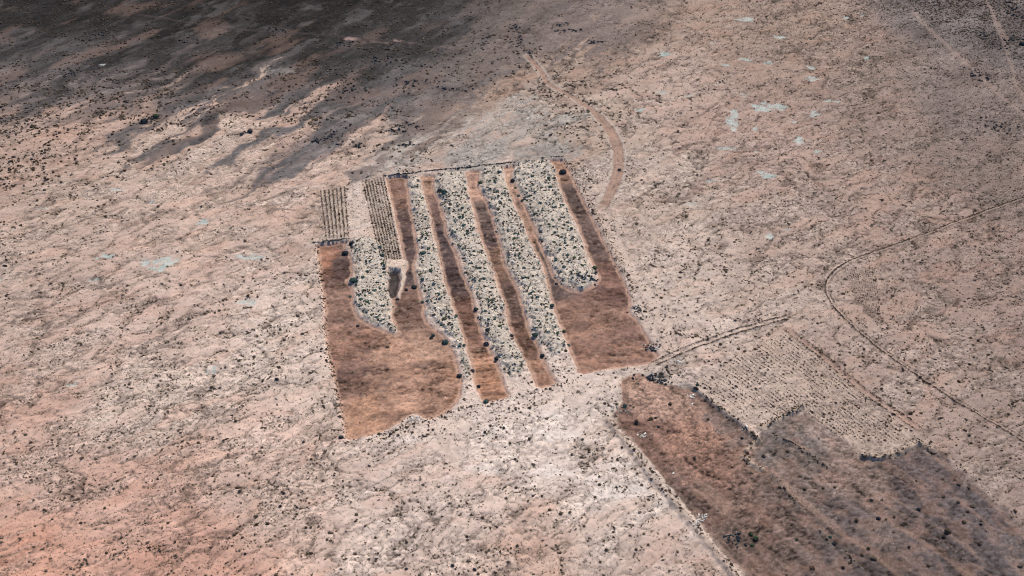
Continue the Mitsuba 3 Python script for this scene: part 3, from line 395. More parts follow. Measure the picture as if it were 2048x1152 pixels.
SPK = SPK * (1 - w) + w * .7; PAL = PAL * (1 - w) + w * .3
Z -= .5 * sst(-.6, 1.2, sd)
claim(sd > 0, 'bare_field')
for i, P in enumerate([P for P in BANKS]):
    d = line_dist(chaikin(P, 1, False), FX, FY); n = vn(X / 2.2, Y / 2.2, 8)
    pale = i in (0, 1, 2, 3)
    w = 1 - sst(.7, 1.9, d + (n - .5) * 1.2)
    paint(w * (.8 if pale else .55), (soil(186, 166, 148) if pale else soil(118, 110, 106)) * (1 + .8 * fine[..., None]))
    Z += (1.15 if i < 4 else .6) * (1 - sst(.3, 1.6, d)) * (.6 + .8 * n)
    claim(d < 1.5, 'earth_bank' if i == 0 else f'earth_bank_{i:03d}')
d = line_dist(chaikin(BOTTOMBANK, 2, False), FX, FY)
w = 1 - sst(2.5, 5.5, d + (vn(X / 5, Y / 5, 3) - .5) * 3)
paint(w * .65, soil(198, 180, 168) * fl[..., None]); Z += .9 * (1 - sst(.3, 2.4, d)) * (.6 + .8 * vn(X / 2, Y / 2, 9))
paint(np.exp(-((d - .8) / .8) ** 2) * .45, soil(120, 106, 98))
claim(d < 2.2, 'field_verge')

# spoil ridges
RIDGE_SD = {}
for key, P in (('a', RIDGE_A), ('b', RIDGE_B), ('c', RIDGE_C), ('d', RIDGE_D), ('e', RIDGE_E)):
    sd = inside_dist(chaikin(P, 2), FX, FY) - .5 + (fb(X / 2.2, Y / 2.2, 10, 3) - .5) * 5.5; RIDGE_SD[key] = sd
    w = sst(-.5, .8, sd)
    rub = fb(X / 1.4, Y / 1.3, 22, 2)
    thin = 1 - .75 * sst(440, 415, Y) * (key in 'cd')
    base = soil(197, 186, 173)[None, None] * (1 + .55 * fine + .3 * mid + .7 * (rub - .5))[..., None]
    paint(w, base)
    SPK = SPK * (1 - w) + w * (.6 if key not in 'cd' else .6 - .4 * sst(440, 415, Y)); PAL = PAL * (1 - w) + w * .8
    low = {'a': .7, 'b': 1.0, 'c': 1.3, 'd': 1.2, 'e': 1.6}[key]
    Z += np.where(sd > -2, (low * (1 - np.exp(-np.maximum(sd, 0) / 2.2)) + .35 * sst(0, 1.5, sd)) + w * ((rub - .5) * 1.1 * thin + (vn(X / 5, Y / 5, 14) - .5) * 1.2), 0)
    claim(sd > 0, {'a': 'spoil_ridge', 'b': 'spoil_ridge_001', 'c': 'spoil_ridge_002', 'd': 'spoil_ridge_003', 'e': 'spoil_ridge_004'}[key])
ridge_any = np.max(np.stack(list(RIDGE_SD.values())), 0)

# the pit with its pale clay walls
sd = inside_dist(PALEPIT, FX, FY); w = sst(-.5, .3, sd)
paint(w, soil(212, 192, 177) * (1 + .3 * fine[..., None])); Z += 1.5 * sst(-.2, 1.0, sd)
claim(sd > 0, 'pit_wall')
sd = inside_dist(PIT, FX, FY); w = sst(-.5, .6, sd)
paint(w, soil(80, 74, 74) * (1 + .7 * fine + .6 * stripe)[..., None]); Z -= 1.4 * sst(-.8, 1.6, sd)
claim(sd > 0, 'pit_floor')
# rows: tilled soil
ROW_W = {}
for name, P in (('A', ROWS_A), ('B', ROWS_B), ('C', ORCHARD), ('D', ROWS_D)):
    sd = inside_dist(P, FX, FY) * 1.0
    w = sst(-1.0, 1.5, sd) * (infield < 0) * (FIELD_SD['south'] < 0); ROW_W[name] = sd
    paint(w * {'A': .6, 'B': .6, 'C': .4, 'D': .45}[name], soil(*{'A': (172, 158, 146), 'B': (168, 155, 144), 'C': (196, 178, 164), 'D': (158, 142, 132)}[name]) * (1 + .8 * fine + .3 * mid)[..., None])
    Q, nr = {'A': (ROWS_A, 7), 'B': (ROWS_B, 8), 'C': (ROWS_C, 30), 'D': (ROWS_D, 14)}[name]
    a_, b_, c_, d_ = [np.array(q) for q in Q]
    far_end = np.clip(((X - a_[0]) * (b_ - a_)[0] + (Y - a_[1]) * (b_ - a_)[1]) / ((b_ - a_) ** 2).sum(), 0, 1)
    sx_, sy_ = a_[0] + (b_ - a_)[0] * far_end, a_[1] + (b_ - a_)[1] * far_end
    ax_, ay_ = (d_ - a_)[0] * (1 - far_end) + (c_ - b_)[0] * far_end, (d_ - a_)[1] * (1 - far_end) + (c_ - b_)[1] * far_end
    tt = ((X - sx_) * ax_ + (Y - sy_) * ay_) / (ax_ ** 2 + ay_ ** 2)
    furrow = np.clip(np.cos(2 * math.pi * tt * (nr - 1)), 0, 1) * w
    paint(furrow * {'A': .5, 'B': .5, 'C': .28, 'D': .3}[name] * (.4 + vn(X / 3, Y / 3, 5)), soil(112, 100, 92)); Z += .18 * furrow
    if name in 'AB': PAL = np.maximum(PAL, w * .8); SPK = np.maximum(SPK, w * .7)
    claim((sd > 0) & (region == 0), {'A': 'tilled_plot', 'B': 'tilled_plot_001', 'C': 'tilled_plot_002', 'D': 'tilled_plot_003'}[name])

col = np.clip(col, .012, .82)
Z = Z.astype(np.float64)


def height(x, y):
    i = np.clip(np.searchsorted(XS, x) - 1, 0, NX - 2); j = np.clip(np.searchsorted(YS, y) - 1, 0, NY - 2)
    u = (x - XS[i]) / (XS[i + 1] - XS[i]); v = (y - YS[j]) / (YS[j + 1] - YS[j])
    return (Z[j, i] * (1 - u) + Z[j, i + 1] * u) * (1 - v) + (Z[j + 1, i] * (1 - u) + Z[j + 1, i + 1] * u) * v


def pick(A, x, y):
    return A[np.clip(np.searchsorted(YS, y), 0, NY - 1), np.clip(np.searchsorted(XS, x), 0, NX - 1)]


# ---------------------------------------------------------------- materials
def speck(p, n, uv):
    """Litter, stalks and dark gravel: small crisp specks, as thick as u says."""
    v = mikit.fbm(p.x * 1.55, p.y * 1.25, 3.0, octaves=2)
    t = .80 - .24 * uv.x
    return .6 * mikit.smoothstep(t, t + .05, v)


def pebble(p, n, uv):
    """Pale stones, as thick as v says."""
    v = mikit.fbm(p.x * 1.9 + 40, p.y * 1.6, 9.0, octaves=2)
    t = .98 - .36 * uv.y
    return .6 * mikit.smoothstep(t, t + .05, v)


def lumps(p, n, uv):
    return mikit.fbm(p.x * 1.7, p.y * 1.7, p.z, octaves=3)


scene['soil_dark'] = {'type': 'diffuse', 'reflectance': {'type': 'rgb', 'value': [.085, .07, .06]}}
scene['soil_pale'] = {'type': 'diffuse', 'reflectance': {'type': 'rgb', 'value': [.45, .42, .38]}}
scene['soil_plain'] = {'type': 'diffuse', 'reflectance': {'type': 'mesh_attribute', 'name': 'vertex_color'}}
scene['soil_pebbly'] = {'type': 'blendbsdf', 'weight': mikit.proc(pebble), 'a': {'type': 'ref', 'id': 'soil_plain'}, 'b': {'type': 'ref', 'id': 'soil_pale'}}
scene['soil'] = {'type': 'twosided', 'bsdf': {'type': 'bumpmap', 'arbitrary': {**mikit.proc(lumps, .08)}, 'scale': .16, 'bsdf': {'type': 'blendbsdf', 'weight': mikit.proc(speck),
                 'a': {'type': 'ref', 'id': 'soil_pebbly'}, 'b': {'type': 'ref', 'id': 'soil_dark'}}}}


def leafy(name, c, c2):
    c, c2 = [float(q) for q in soil(*c) * 1.1], [float(q) for q in soil(*c2) * 1.1]
    def fn(p, n, uv):
        return mikit.mix(mi.Color3f(*c), mi.Color3f(*c2), mikit.smoothstep(.35, .65, mikit.noise(p.x * 1.9, p.y * 1.9, p.z * 1.9)))
    scene[name] = {'type': 'twosided', 'bsdf': {'type': 'diffuse', 'reflectance': mikit.proc(fn)}}


leafy('leaf_teal', (54, 76, 74), (84, 104, 99))
leafy('leaf_green', (54, 70, 54), (84, 96, 74))
leafy('leaf_black', (46, 51, 58), (70, 76, 80))
leafy('leaf_brown', (70, 59, 50), (98, 85, 72))
leafy('leaf_grey', (84, 76, 66), (112, 102, 90))
leafy('twig', (70, 60, 52), (96, 82, 70))
leafy('bark', (80, 70, 62), (110, 98, 86))
leafy('stone_white', (200, 194, 184), (236, 230, 220))
leafy('stone_grey', (130, 124, 118), (172, 164, 156))

# ---------------------------------------------------------------- the ground's pieces become meshes
vid = np.arange(NX * NY).reshape(NY, NX)
verts = np.stack([X, Y, Z], -1)
dx = np.gradient(Z, XS, axis=1); dy = np.gradient(Z, YS, axis=0)
nrm = np.stack([-dx, -dy, np.ones_like(Z)], -1); nrm /= np.linalg.norm(nrm, axis=-1, keepdims=True)
uvf = np.clip(np.stack([SPK, PAL], -1), 0, 1).reshape(-1, 2)
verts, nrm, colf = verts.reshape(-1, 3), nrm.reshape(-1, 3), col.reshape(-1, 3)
q00, q10, q11, q01 = vid[:-1, :-1].ravel(), vid[:-1, 1:].ravel(), vid[1:, 1:].ravel(), vid[1:, :-1].ravel()
quad_region = region[:-1, :-1].ravel()
LABEL = {
    'desert_ground': ('pale pink-beige desert plain with thin dark rills and dark ground in the distance', 'ground'),
    'dirt_track': ('wide curved brown dirt track winding down from the dark hills', 'track'),
    'lane': ('narrow dark-verged lane bending sharply round on the right side', 'lane'),
    'lane_001': ('straight dark-lined lane running up right from the crossing', 'lane'),
    'lane_002': ('straight reddish lane along the right edge of the planted rows', 'lane'),
    'faint_track': ('faint pinkish track running diagonally through the scrub at the upper right', 'track'),
    'faint_track_001': ('thin pale track nearest the upper right edge', 'track'),
    'faint_track_002': ('short faint path at the very top right', 'track'),
    'far_field_bank': ('thin straight dark bank crossing the dark ground at the top', 'bank'),
    'sunken_field': ('large brown sunken field on the left, rounded at its lower right corner', 'field'),
    'sunken_strip': ('dark brown sunken strip between the first and second long white ridges', 'field'),
    'sunken_strip_001': ('brown sunken strip between the second and third long white ridges', 'field'),
    'sunken_field_001': ('brown sunken field on the right wrapping round the largest white ridge', 'field'),
    'cut_bank': ('shadowed cut bank along the top edges of the brown fields', 'bank'),
    'bare_field': ('dark reddish-brown and grey bare field at the lower right', 'field'),
    'field_verge': ('rough stony verge between pale sand and the bare lower right field', 'verge'),
    'pit_wall': ('bright cream clay walls round the small dark pit', 'pit'),
    'pit_floor': ('dark floor of the small pit with cream walls', 'pit'),
    'tilled_plot': ('leftmost small tilled plot with grey plant rows', 'plot'),
    'tilled_plot_001': ('narrow tilled plot with plant rows beside the first brown strip', 'plot'),
    'tilled_plot_002': ('large pale planted plot with slanting rows at the lower right', 'plot'),
    'tilled_plot_003': ('small greyish row plot inside the bend of the dark-verged lane', 'plot'),
    'earth_bank': ('stony bank along the upper notch of the large planted plot', 'bank'),
    'earth_bank_001': ('grey bank along the lower right notch of the large planted plot', 'bank'),
    'earth_bank_002': ('short cream bank joining the corner of the bare field', 'bank'),
    'earth_bank_003': ('cream stony bank with a dark shaded foot in the bare field', 'bank'),
    'earth_bank_004': ('bushy bank along the left side of the large planted plot', 'bank'),
    'earth_bank_005': ('dark broken bank below the cream stony one', 'bank'),
    'earth_bank_006': ('dark broken bank nearest the bottom left of the bare field', 'bank'),
    'earth_bank_007': ('short bank at the right corner of the large planted plot', 'bank'),
    'earth_bank_008': ('low curved bank under the upper notch of the planted plot', 'bank'),
    'earth_bank_009': ('short dark bank at the bottom edge of the photograph', 'bank'),
}
RIDGES = {'spoil_ridge': ('short white spoil ridge in the left field, leftmost of the five', 'spoil ridge'),
          'spoil_ridge_001': ('narrow white spoil ridge bordering the left field, second from the left', 'spoil ridge'),
          'spoil_ridge_002': ('long white spoil ridge, middle one of the five', 'spoil ridge'),
          'spoil_ridge_003': ('long white spoil ridge that fades into bare sand, fourth from the left', 'spoil ridge'),
          'spoil_ridge_004': ('widest white spoil ridge with the most green bushes, rightmost of the five', 'spoil ridge')}
for i, name in pieces.items():
    m = quad_region == i
    if not m.any(): continue
    f = np.vstack([np.stack([q00[m], q10[m], q11[m]], 1), np.stack([q00[m], q11[m], q01[m]], 1)])
    used, inv = np.unique(f, return_inverse=True)
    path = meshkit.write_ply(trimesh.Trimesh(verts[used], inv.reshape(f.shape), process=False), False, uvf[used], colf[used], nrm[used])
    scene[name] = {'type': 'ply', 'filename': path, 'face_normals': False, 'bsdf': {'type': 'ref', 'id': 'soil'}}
    if name in RIDGES:
        labels[name] = {'label': RIDGES[name][0], 'category': RIDGES[name][1], 'group': 'white spoil ridges between the brown strips'}
    elif name.startswith('salt_pan'):
        labels[name] = {'label': 'PAN', 'category': 'salt pan', 'kind': 'structure', 'group': 'salt pans'}
    else:
        labels[name] = {'label': LABEL[name][0], 'category': LABEL[name][1], 'kind': 'structure'}
for i, b in enumerate(PANS):
    name = 'salt_pan' if i == 0 else f'salt_pan_{i:03d}'
    if name in labels:
        west = b[0] < 0
        big = b[2] > 4.5
        labels[name] = {'label': ('bluish white ' + ('large ' if big else 'small ') + 'salt pan on the ' + ('left plain beside the brown fields' if west else 'right plain among the scrub')),
                        'category': 'salt pan', 'kind': 'structure', 'group': ('large ' if big else 'small ') + 'salt pans on the ' + ('left' if west else 'right') + ' plain'}

# ---------------------------------------------------------------- plants and stones
def lump(seed, sub, rough, flat=.75, gap=0):
    """An uneven bushy blob of radius 1 standing on z = 0."""
    m = trimesh.creation.icosphere(subdivisions=sub)
    v = np.array(m.vertices); o = np.random.default_rng(seed).random(3) * 20
    r = 1 + rough * 2 * (meshkit.fbm(v * 1.6 + o, 3, seed) - .5) + rough * (np.random.default_rng(seed).random(len(v)) - .5)
    v = v * r[:, None]
    v[:, 2] = np.maximum(v[:, 2], -.55) * flat + .55 * flat
    return v, np.array(m.faces)


def stalks(seed):
    q = np.random.default_rng(seed); a = np.sort(q.random(5) * 1.1 + np.arange(5) * 1.25); r = .7 + .6 * q.random(5)
    v = np.vstack([np.stack([np.cos(a) * r, np.sin(a) * r, np.full(5, 0.0)], 1), [[q.normal() * .2, q.normal() * .2, .75 + .3 * q.random()]]])
    return v, np.array([[i, (i + 1) % 5, 5] for i in range(5)])


STALK = [stalks(900 + i) for i in range(8)]
TUFT = [lump(100 + i, 0, .55, .8) for i in range(6)]
BUSH = [lump(200 + i, 1, .5, .7) for i in range(8)]


def scatter(name, label, cat, x, y, r, protos, mat, squash=1.0, sink=.1, parent=False):
    """Many small plants or stones as one mesh of stuff."""
    if not len(x): return
    z = height(x, y)
    kind = rng.integers(0, len(protos), len(x)); rot = rng.random(len(x)) * 6.283
    Vs, Fs, off = [], [], 0
    for kk, (pv, pf) in enumerate(protos):
        s = np.where(kind == kk)[0]
        if not len(s): continue
        c, si = np.cos(rot[s])[:, None], np.sin(rot[s])[:, None]
        st = np.exp(.28 * rng.normal(size=(len(s), 1)))
        px_, py_, pz_ = pv[None, :, 0] * st, pv[None, :, 1] / st, pv[None, :, 2]
        v = np.stack([(px_ * c - py_ * si) * r[s, None] + x[s, None], (px_ * si + py_ * c) * r[s, None] + y[s, None], (pz_ * squash - sink) * r[s, None] + z[s, None]], -1)
        f = pf[None] + (np.arange(len(s)) * len(pv))[:, None, None] + off
        Vs.append(v.reshape(-1, 3)); Fs.append(f.reshape(-1, 3)); off += len(s) * len(pv)
    scene[name] = mikit.ply(trimesh.Trimesh(np.vstack(Vs), np.vstack(Fs), process=False), mat, smooth=True)
    labels[name] = {'label': label, 'kind': 'stuff'} if parent else {'label': label, 'category': cat, 'kind': 'stuff'}


def in_view(x, y, pad=12):
    dist = np.hypot(x, 0) 
    depth = y * math.cos(math.radians(32.5)) + 350 * math.sin(math.radians(32.5))
    return (np.abs(x) < depth * .394 + pad) & (y > 335) & (y < 985)


# wild shrubs and tufts on the plain
N = 420000
x = rng.uniform(-420, 420, N); y = rng.uniform(335, 985, N)
ok = in_view(x, y); x, y = x[ok], y[ok]
g = pick(grow, x, y); s_ = pick(sc, x, y); ri = pick(rill, x, y); ed = pick(edge, x, y)
clump = sst(.34, .66, fb(x / 8, y / 8, 5, 3)); even = sst(60, 130, x); clump = clump * (1 - .75 * even) + .6 * .75 * even; s_ = s_ * (1 - .6 * even) + .3 * even
free = (pick(infield, x, y) < -.6) & (pick(ridge_any, x, y) < 0) & (pick(region, x, y) == 0)
area = 840 * 650 / N / 100.0
like = (.22 + .6 * s_ + 1.6 * ri + 1.3 * ed) * (.25 + 1.3 * clump)
wild = free & (rng.random(len(x)) < np.clip(g[:, 0] * like * area * 10, 0, 1))
tuft = free & ~wild & (rng.random(len(x)) < np.clip(g[:, 2] * (.26 + .6 * s_ + 2.4 * ri + 1.6 * ed) * (.45 + .8 * clump) * area * 24, 0, 1))
SHX, SHY = x[wild], y[wild]
SHR = np.minimum(g[wild, 1] * .55 * np.exp(rng.normal(0, .34, wild.sum())), .85)
tx, ty = x[tuft], y[tuft]; tr = .17 + .22 * rng.random(len(tx)) ** 2
scatter('scrub_tuft', 'low dark scrub tufts strewn over the whole desert plain', 'scrub', tx, ty, tr, STALK, 'twig')

# shrubs on the fields
extra = []
for key, dens, rad in (('left', .10, .45), ('first', .12, .4), ('second', .14, .4), ('right', .22, .45), ('south', .75, .6)):
    n = int(60000); xx = rng.uniform(-110, 260, n); yy = rng.uniform(335, 720, n); kk = in_view(xx, yy); xx, yy = xx[kk], yy[kk]
    sdv = pick(FIELD_SD[key], xx, yy)
    a = 370 * 385 / n / 100
    kk = (sdv > 2) & (pick(ridge_any, xx, yy) < -1) & (rng.random(len(xx)) < dens * a * (.3 + 2.2 * sst(.45, .7, fb(xx / 12, yy / 12, 9, 3))))
    extra.append((xx[kk], yy[kk], rad * np.exp(rng.normal(0, .35, kk.sum()))))
# lines of shrubs along edges and lanes
def along(P, step, jit, r, side=0.0):
    P = chaikin(P, 2, False); L = np.r_[0, np.cumsum(np.hypot(*np.diff(P, axis=0).T))]
    s = np.sort(rng.uniform(0, L[-1], int(L[-1] / step)))
    xx, yy = np.interp(s, L, P[:, 0]), np.interp(s, L, P[:, 1])
    t = np.gradient(np.stack([xx, yy], 1), axis=0); t /= np.linalg.norm(t, axis=1, keepdims=True) + 1e-9
    o = side + rng.normal(0, jit, len(s))
    return xx - t[:, 1] * o, yy + t[:, 0] * o, r * np.exp(rng.normal(0, .35, len(s)))


LINES = [along(EDGE_LEFT, .5, .9, .29, .5), along(EDGE_BOTTOM, .6, 1.0, .31, -.6), along(EDGE_RIGHT, .45, 1.4, .28, .9), along(LANE, .32, .15, .22, 1.4), along(LANE, .28, .15, .24, -1.4), along(BEND, .6, .15, .14, .95), along(BEND, .2, .12, .22, -.95),
         along(ORCHLANE, .45, .3, .22, 1.8), along(ORCHLANE, .5, .3, .22, -1.8), along(BOTTOMBANK, .8, 1.1, .34, .8)] + [along(P, .6, .8, .34) for P in BANKS]
lx = np.concatenate([a[0] for a in LINES]); ly = np.concatenate([a[1] for a in LINES]); lr = np.concatenate([a[2] for a in LINES])
kk = in_view(lx, ly); lx, ly, lr = lx[kk], ly[kk], lr[kk]
scatter('verge_scrub', 'dark low scrub lining lanes, banks and the rims of the fields', 'scrub', lx, ly, lr, TUFT, 'leaf_brown')
bl = [along(P, .2, .32, .32, .3) for P in (WALL_NORTH, WALL_WEST)] + [along(WALL_NORTHEAST, .5, .25, .36, .3)]  # dark scrub added to draw the shadow line under the cut bank
scatter('shadow_line_scrub', 'dark scrub added along the cut bank to darken its shadow line', 'scrub', np.concatenate([a[0] for a in bl]), np.concatenate([a[1] for a in bl]), np.concatenate([a[2] for a in bl]), TUFT, 'leaf_black')
EX = np.concatenate([e[0] for e in extra]); EY = np.concatenate([e[1] for e in extra]); ER = np.concatenate([e[2] for e in extra])
# thickets seen in the dark patches
dk = []
for b in DUSK:
    if b[3] < 30:
        n = int(10 + b[2] * b[3] * .12); dk.append((b[0] + rng.normal(0, .45, n) * b[2], b[1] + rng.normal(0, .45, n) * b[3], rng.uniform(.4, .95, n)))
scatter('thicket', 'dark thicket scrub gathered in the grey-black patches of the plain', 'scrub', np.concatenate([d[0] for d in dk]), np.concatenate([d[1] for d in dk]), np.concatenate([d[2] for d in dk]), TUFT, 'leaf_black')

ax, ay, ar = np.concatenate([SHX, EX]), np.concatenate([SHY, EY]), np.concatenate([SHR, ER])
rank = np.argsort(-(ar / np.sqrt(ax ** 2 + ay ** 2 + 350 ** 2)))
seen = [i for i in rank if abs(ax[i]) < .39 * (ay[i] * .843 + 188) - 2 and 350 < ay[i] < 940][:300]
rest = np.setdiff1d(np.arange(len(ax)), seen)
half = rng.random(len(rest)) < .5
scatter('desert_shrub_cover', 'countless small dark brown desert shrubs dotting the plain', 'shrub', ax[rest][half], ay[rest][half], ar[rest][half], BUSH, 'leaf_brown')
scatter('desert_shrub_cover_001', 'countless small grey-brown desert shrubs dotting the plain', 'shrub', ax[rest][~half], ay[rest][~half], ar[rest][~half], BUSH, 'leaf_grey')


def bushy(seed, leaves=150, sub=2):
    """A shrub crown: an uneven core and leaf clumps that stand out of it."""
    v, f = lump(seed, sub, .55, .8)
    q = np.random.default_rng(seed + 5)
    d = q.normal(size=(leaves, 3)); d[:, 2] = np.abs(d[:, 2]) - .25; d /= np.linalg.norm(d, axis=1, keepdims=True)
    c = d * (.85 + .35 * q.random((leaves, 1))) * np.array([1, 1, .85]) + np.array([0, 0, .4])
    a = q.normal(size=(leaves, 3)); a /= np.linalg.norm(a, axis=1, keepdims=True); b = np.cross(a, d); b /= np.linalg.norm(b, axis=1, keepdims=True) + 1e-9
    s = .10 + .12 * q.random((leaves, 1))
    lv = np.stack([c - a * s, c + b * s, c + a * s, c - b * s], 1).reshape(-1, 3)
    k0 = np.arange(leaves)[:, None] * 4 + len(v)
    lf = np.vstack([k0 + np.array([[0, 1, 2]]), k0 + np.array([[0, 2, 3]])])
    return trimesh.Trimesh(np.vstack([v * .9, lv]), np.vstack([f, lf]), process=False)


SHRUBS = [mikit.ply(bushy(300 + i, 60, 1), m, smooth=False) for i, m in enumerate(['leaf_brown', 'leaf_grey', 'leaf_brown', 'leaf_black', 'leaf_brown', 'leaf_grey', 'leaf_brown', 'leaf_brown'])]
def numbered(base, k): return base if k == 0 else f'{base}_{k:03d}'
def stand(x, y, r, h=None, rot=0, sink=.05):
    z = float(height(np.array([x]), np.array([y]))[0])
    return T().translate([float(x), float(y), z - sink * r]).rotate([0, 0, 1], float(rot)).scale([float(r), float(r), float(h or r)])


def zone(x, y):
    if pick(FIELD_SD['south'], np.array([x]), np.array([y]))[0] > 0: return 'bare lower right field'
    for key, nm in (('left', 'large left brown field'), ('first', 'brown strips'), ('second', 'brown strips'), ('right', 'right brown field')):
        if pick(FIELD_SD[key], np.array([x]), np.array([y]))[0] > 0: return nm
    if y < 480: return 'pale left foreground' if x < -70 else ('bright sand below the fields' if x < 75 else 'plain beside the planted rows')
    if y < 640: return 'plain left of the fields' if x < -80 else 'plain right of the fields'
    return 'distant upper left plain' if x < 20 else 'distant upper right scrub'


MARKS = [(EDGE_LEFT, 'left rim of the brown field'), (EDGE_BOTTOM, 'bottom rim of the brown field'), (EDGE_RIGHT, 'right rim of the brown field'), (LANE, 'straight dark-lined lane'), (BEND, 'sharply bending lane'), (ORCHLANE, 'reddish lane'),
         (BOTTOMBANK, 'stony verge'), (TRACK, 'curved brown track'), (BANKS[0], 'upper notch of the planted plot'), (BANKS[4], 'bushy bank'), (BANKS[3], 'cream stony bank'), (BANKS[5], 'broken bank')]
MARKS += [([(b[0] - b[2], b[1]), (b[0] + b[2], b[1])], 'bluish salt pan') for b in PANS] + [([(b[0], b[1]), (b[0] + .1, b[1])], 'bright white sand patch') for b in WHITE]
MD = [line_dist(P, ax[seen], ay[seen], 12.0) for P, t in MARKS]
ZN = [zone(ax[i], ay[i]) for i in seen]
SPAN = {z: (min(ax[i] for i, q in zip(seen, ZN) if q == z), max(ax[i] for i, q in zip(seen, ZN) if q == z) + .1, min(ay[i] for i, q in zip(seen, ZN) if q == z), max(ay[i] for i, q in zip(seen, ZN) if q == z) + .1) for z in set(ZN) if ZN.count(z) > 8}
for n, i in enumerate(seen):
    key = numbered('desert_shrub', n)
    scene[key] = {**SHRUBS[n % 8], 'to_world': stand(ax[i], ay[i], ar[i], ar[i] * rng.uniform(.8, 1.05), rng.uniform(0, 360))}
    zn = zone(ax[i], ay[i])
    tone = ['dark brown', 'grey-brown', 'dark brown', 'blackish', 'dark brown', 'grey-brown', 'dark brown', 'dark brown'][n % 8]
    near = min(((MD[q][n], MARKS[q][1]) for q in range(len(MARKS))), key=lambda q: q[0])
    apart = np.sort(np.hypot(ax[seen] - ax[i], ay[seen] - ay[i]))[1]
    way = 'lone ' if apart > 13 else ('clustered ' if apart < 2.2 else '')
    where = f' beside the {near[1]}' if near[0] < 9 else ''
    zn0 = zn
    if not where and zn in SPAN:
        x0_, x1_, y0_, y1_ = SPAN[zn]; fx, fy = (ax[i] - x0_) / (x1_ - x0_), (ay[i] - y0_) / (y1_ - y0_)
        zn = ('far ' if fy > .5 else 'near ') + ('left' if fx < .34 else 'middle' if fx < .67 else 'right') + ' part of the ' + zn
    lab = f'{way}{tone} shrub on the {zn}{where}'.replace('of the brown field', 'of the field')
    if len(lab.replace('-', ' ').split()) > 16: lab = lab.replace(way, '', 1) if way else lab.replace(' standing', '')
    if len(lab.replace('-', ' ').split()) > 16: lab = f'{way}{tone} shrub on the {zn}'
    labels[key] = {'label': lab, 'category': 'shrub', 'group': lab.replace(' shrub ', ' shrubs ')}

# scrub and stones of the white ridges
for j, (key, nm) in enumerate((('a', 'spoil_ridge'), ('b', 'spoil_ridge_001'), ('c', 'spoil_ridge_002'), ('d', 'spoil_ridge_003'), ('e', 'spoil_ridge_004'))):
    P = np.asarray({'a': RIDGE_A, 'b': RIDGE_B, 'c': RIDGE_C, 'd': RIDGE_D, 'e': RIDGE_E}[key])
    n = int(np.prod(np.ptp(P, axis=0)) * 1.6)
    xx = rng.uniform(P[:, 0].min(), P[:, 0].max(), n); yy = rng.uniform(P[:, 1].min(), P[:, 1].max(), n)
    sdv = pick(RIDGE_SD[key], xx, yy); kk = sdv > .2; xx, yy, sdv = xx[kk], yy[kk], sdv[kk]
    cl = sst(.36, .64, fb(xx / 4, yy / 4, 7, 3))
    bare = sst(448, 420, yy) * (key in 'cd')
    tf = rng.random(len(xx)) < (.13 + .34 * cl) * (1 - .72 * bare)
    rx = rng.random(len(xx)) < .22 * (1 - bare)
    r = .16 + .46 * rng.random(tf.sum()) ** 2.6
    u = rng.random(tf.sum()) < .62
    scatter(f'ridge_scrub_{j:03d}' if j else 'ridge_scrub', 'dark scrub speckling the ' + RIDGES[nm][0], 'scrub', xx[tf][u], yy[tf][u], r[u], TUFT, 'leaf_brown')
    scatter(f'ridge_bush_cover_{j:03d}' if j else 'ridge_bush_cover', 'teal-green bush cover on the ' + RIDGES[nm][0], 'bushes', xx[tf][~u], yy[tf][~u], r[~u] * 1.15, TUFT, 'leaf_teal')
    scatter(nm + '__rubble', 'pale limestone rubble', '', xx[rx], yy[rx], .18 + .42 * rng.random(rx.sum()) ** 2, TUFT, 'stone_white', .8, .3, True)
    labels[f'ridge_scrub_{j:03d}' if j else 'ridge_scrub']['label'] = 'dark brown scrub speckling the ' + RIDGES[nm][0].split(',')[0]

# planted rows
def rows(name, label, P, nrows, step, r, mat, test=None, keep=.9, jit=.15):
    a, b, c, d_ = [np.array(p) for p in P]
    xs, ys = [], []
    for i in range(nrows):
        t = i / (nrows - 1); s0, s1 = a + (d_ - a) * t, b + (c - b) * t
        L = np.hypot(*(s1 - s0)); u = np.arange(0, L, step) / L; u = u + rng.normal(0, jit / L, len(u))
        xs.append(s0[0] + (s1[0] - s0[0]) * u + rng.normal(0, jit, len(u))); ys.append(s0[1] + (s1[1] - s0[1]) * u + rng.normal(0, jit, len(u)))
    xs, ys = np.concatenate(xs), np.concatenate(ys)
    kk = rng.random(len(xs)) < keep * (.45 + .9 * sst(.3, .6, fb(xs / 8, ys / 8, 3, 3)))
    if test is not None: kk &= test(xs, ys)
    xs, ys = xs[kk], ys[kk]
    scatter(name, label, 'row crop', xs, ys, r * np.exp(rng.normal(0, .4, len(xs))), TUFT, mat)


rows('row_crop', 'close grey-brown plant rows of the leftmost tilled plot', ROWS_A, 7, .3, .21, 'twig', None, 1.2, .2)
rows('row_crop_001', 'close grey-brown plant rows beside the first brown strip', ROWS_B, 8, .3, .21, 'twig', None, 1.2, .2)
rows('row_crop_002', 'slanting rows of low dark plants in the large planted plot', ROWS_C, 30, .8, .24, 'leaf_brown', lambda x, y: (pick(ROW_W['C'], x, y) > 0) & (pick(FIELD_SD['south'], x, y) < 0), .8, .2)
rows('row_crop_003', 'fine upright rows in the small plot inside the lane bend', ROWS_D, 14, .5, .17, 'twig', lambda x, y: rng.random(len(x)) < .35 + .65 * sst(505, 535, y), .8)

# ---------------------------------------------------------------- trees and bushes one can tell apart
CROWN = [[mikit.ply(bushy(400 + 10 * k + i, 220, 2), m, smooth=False) for i in range(4)] for k, m in enumerate(['leaf_teal', 'leaf_green', 'leaf_black'])]


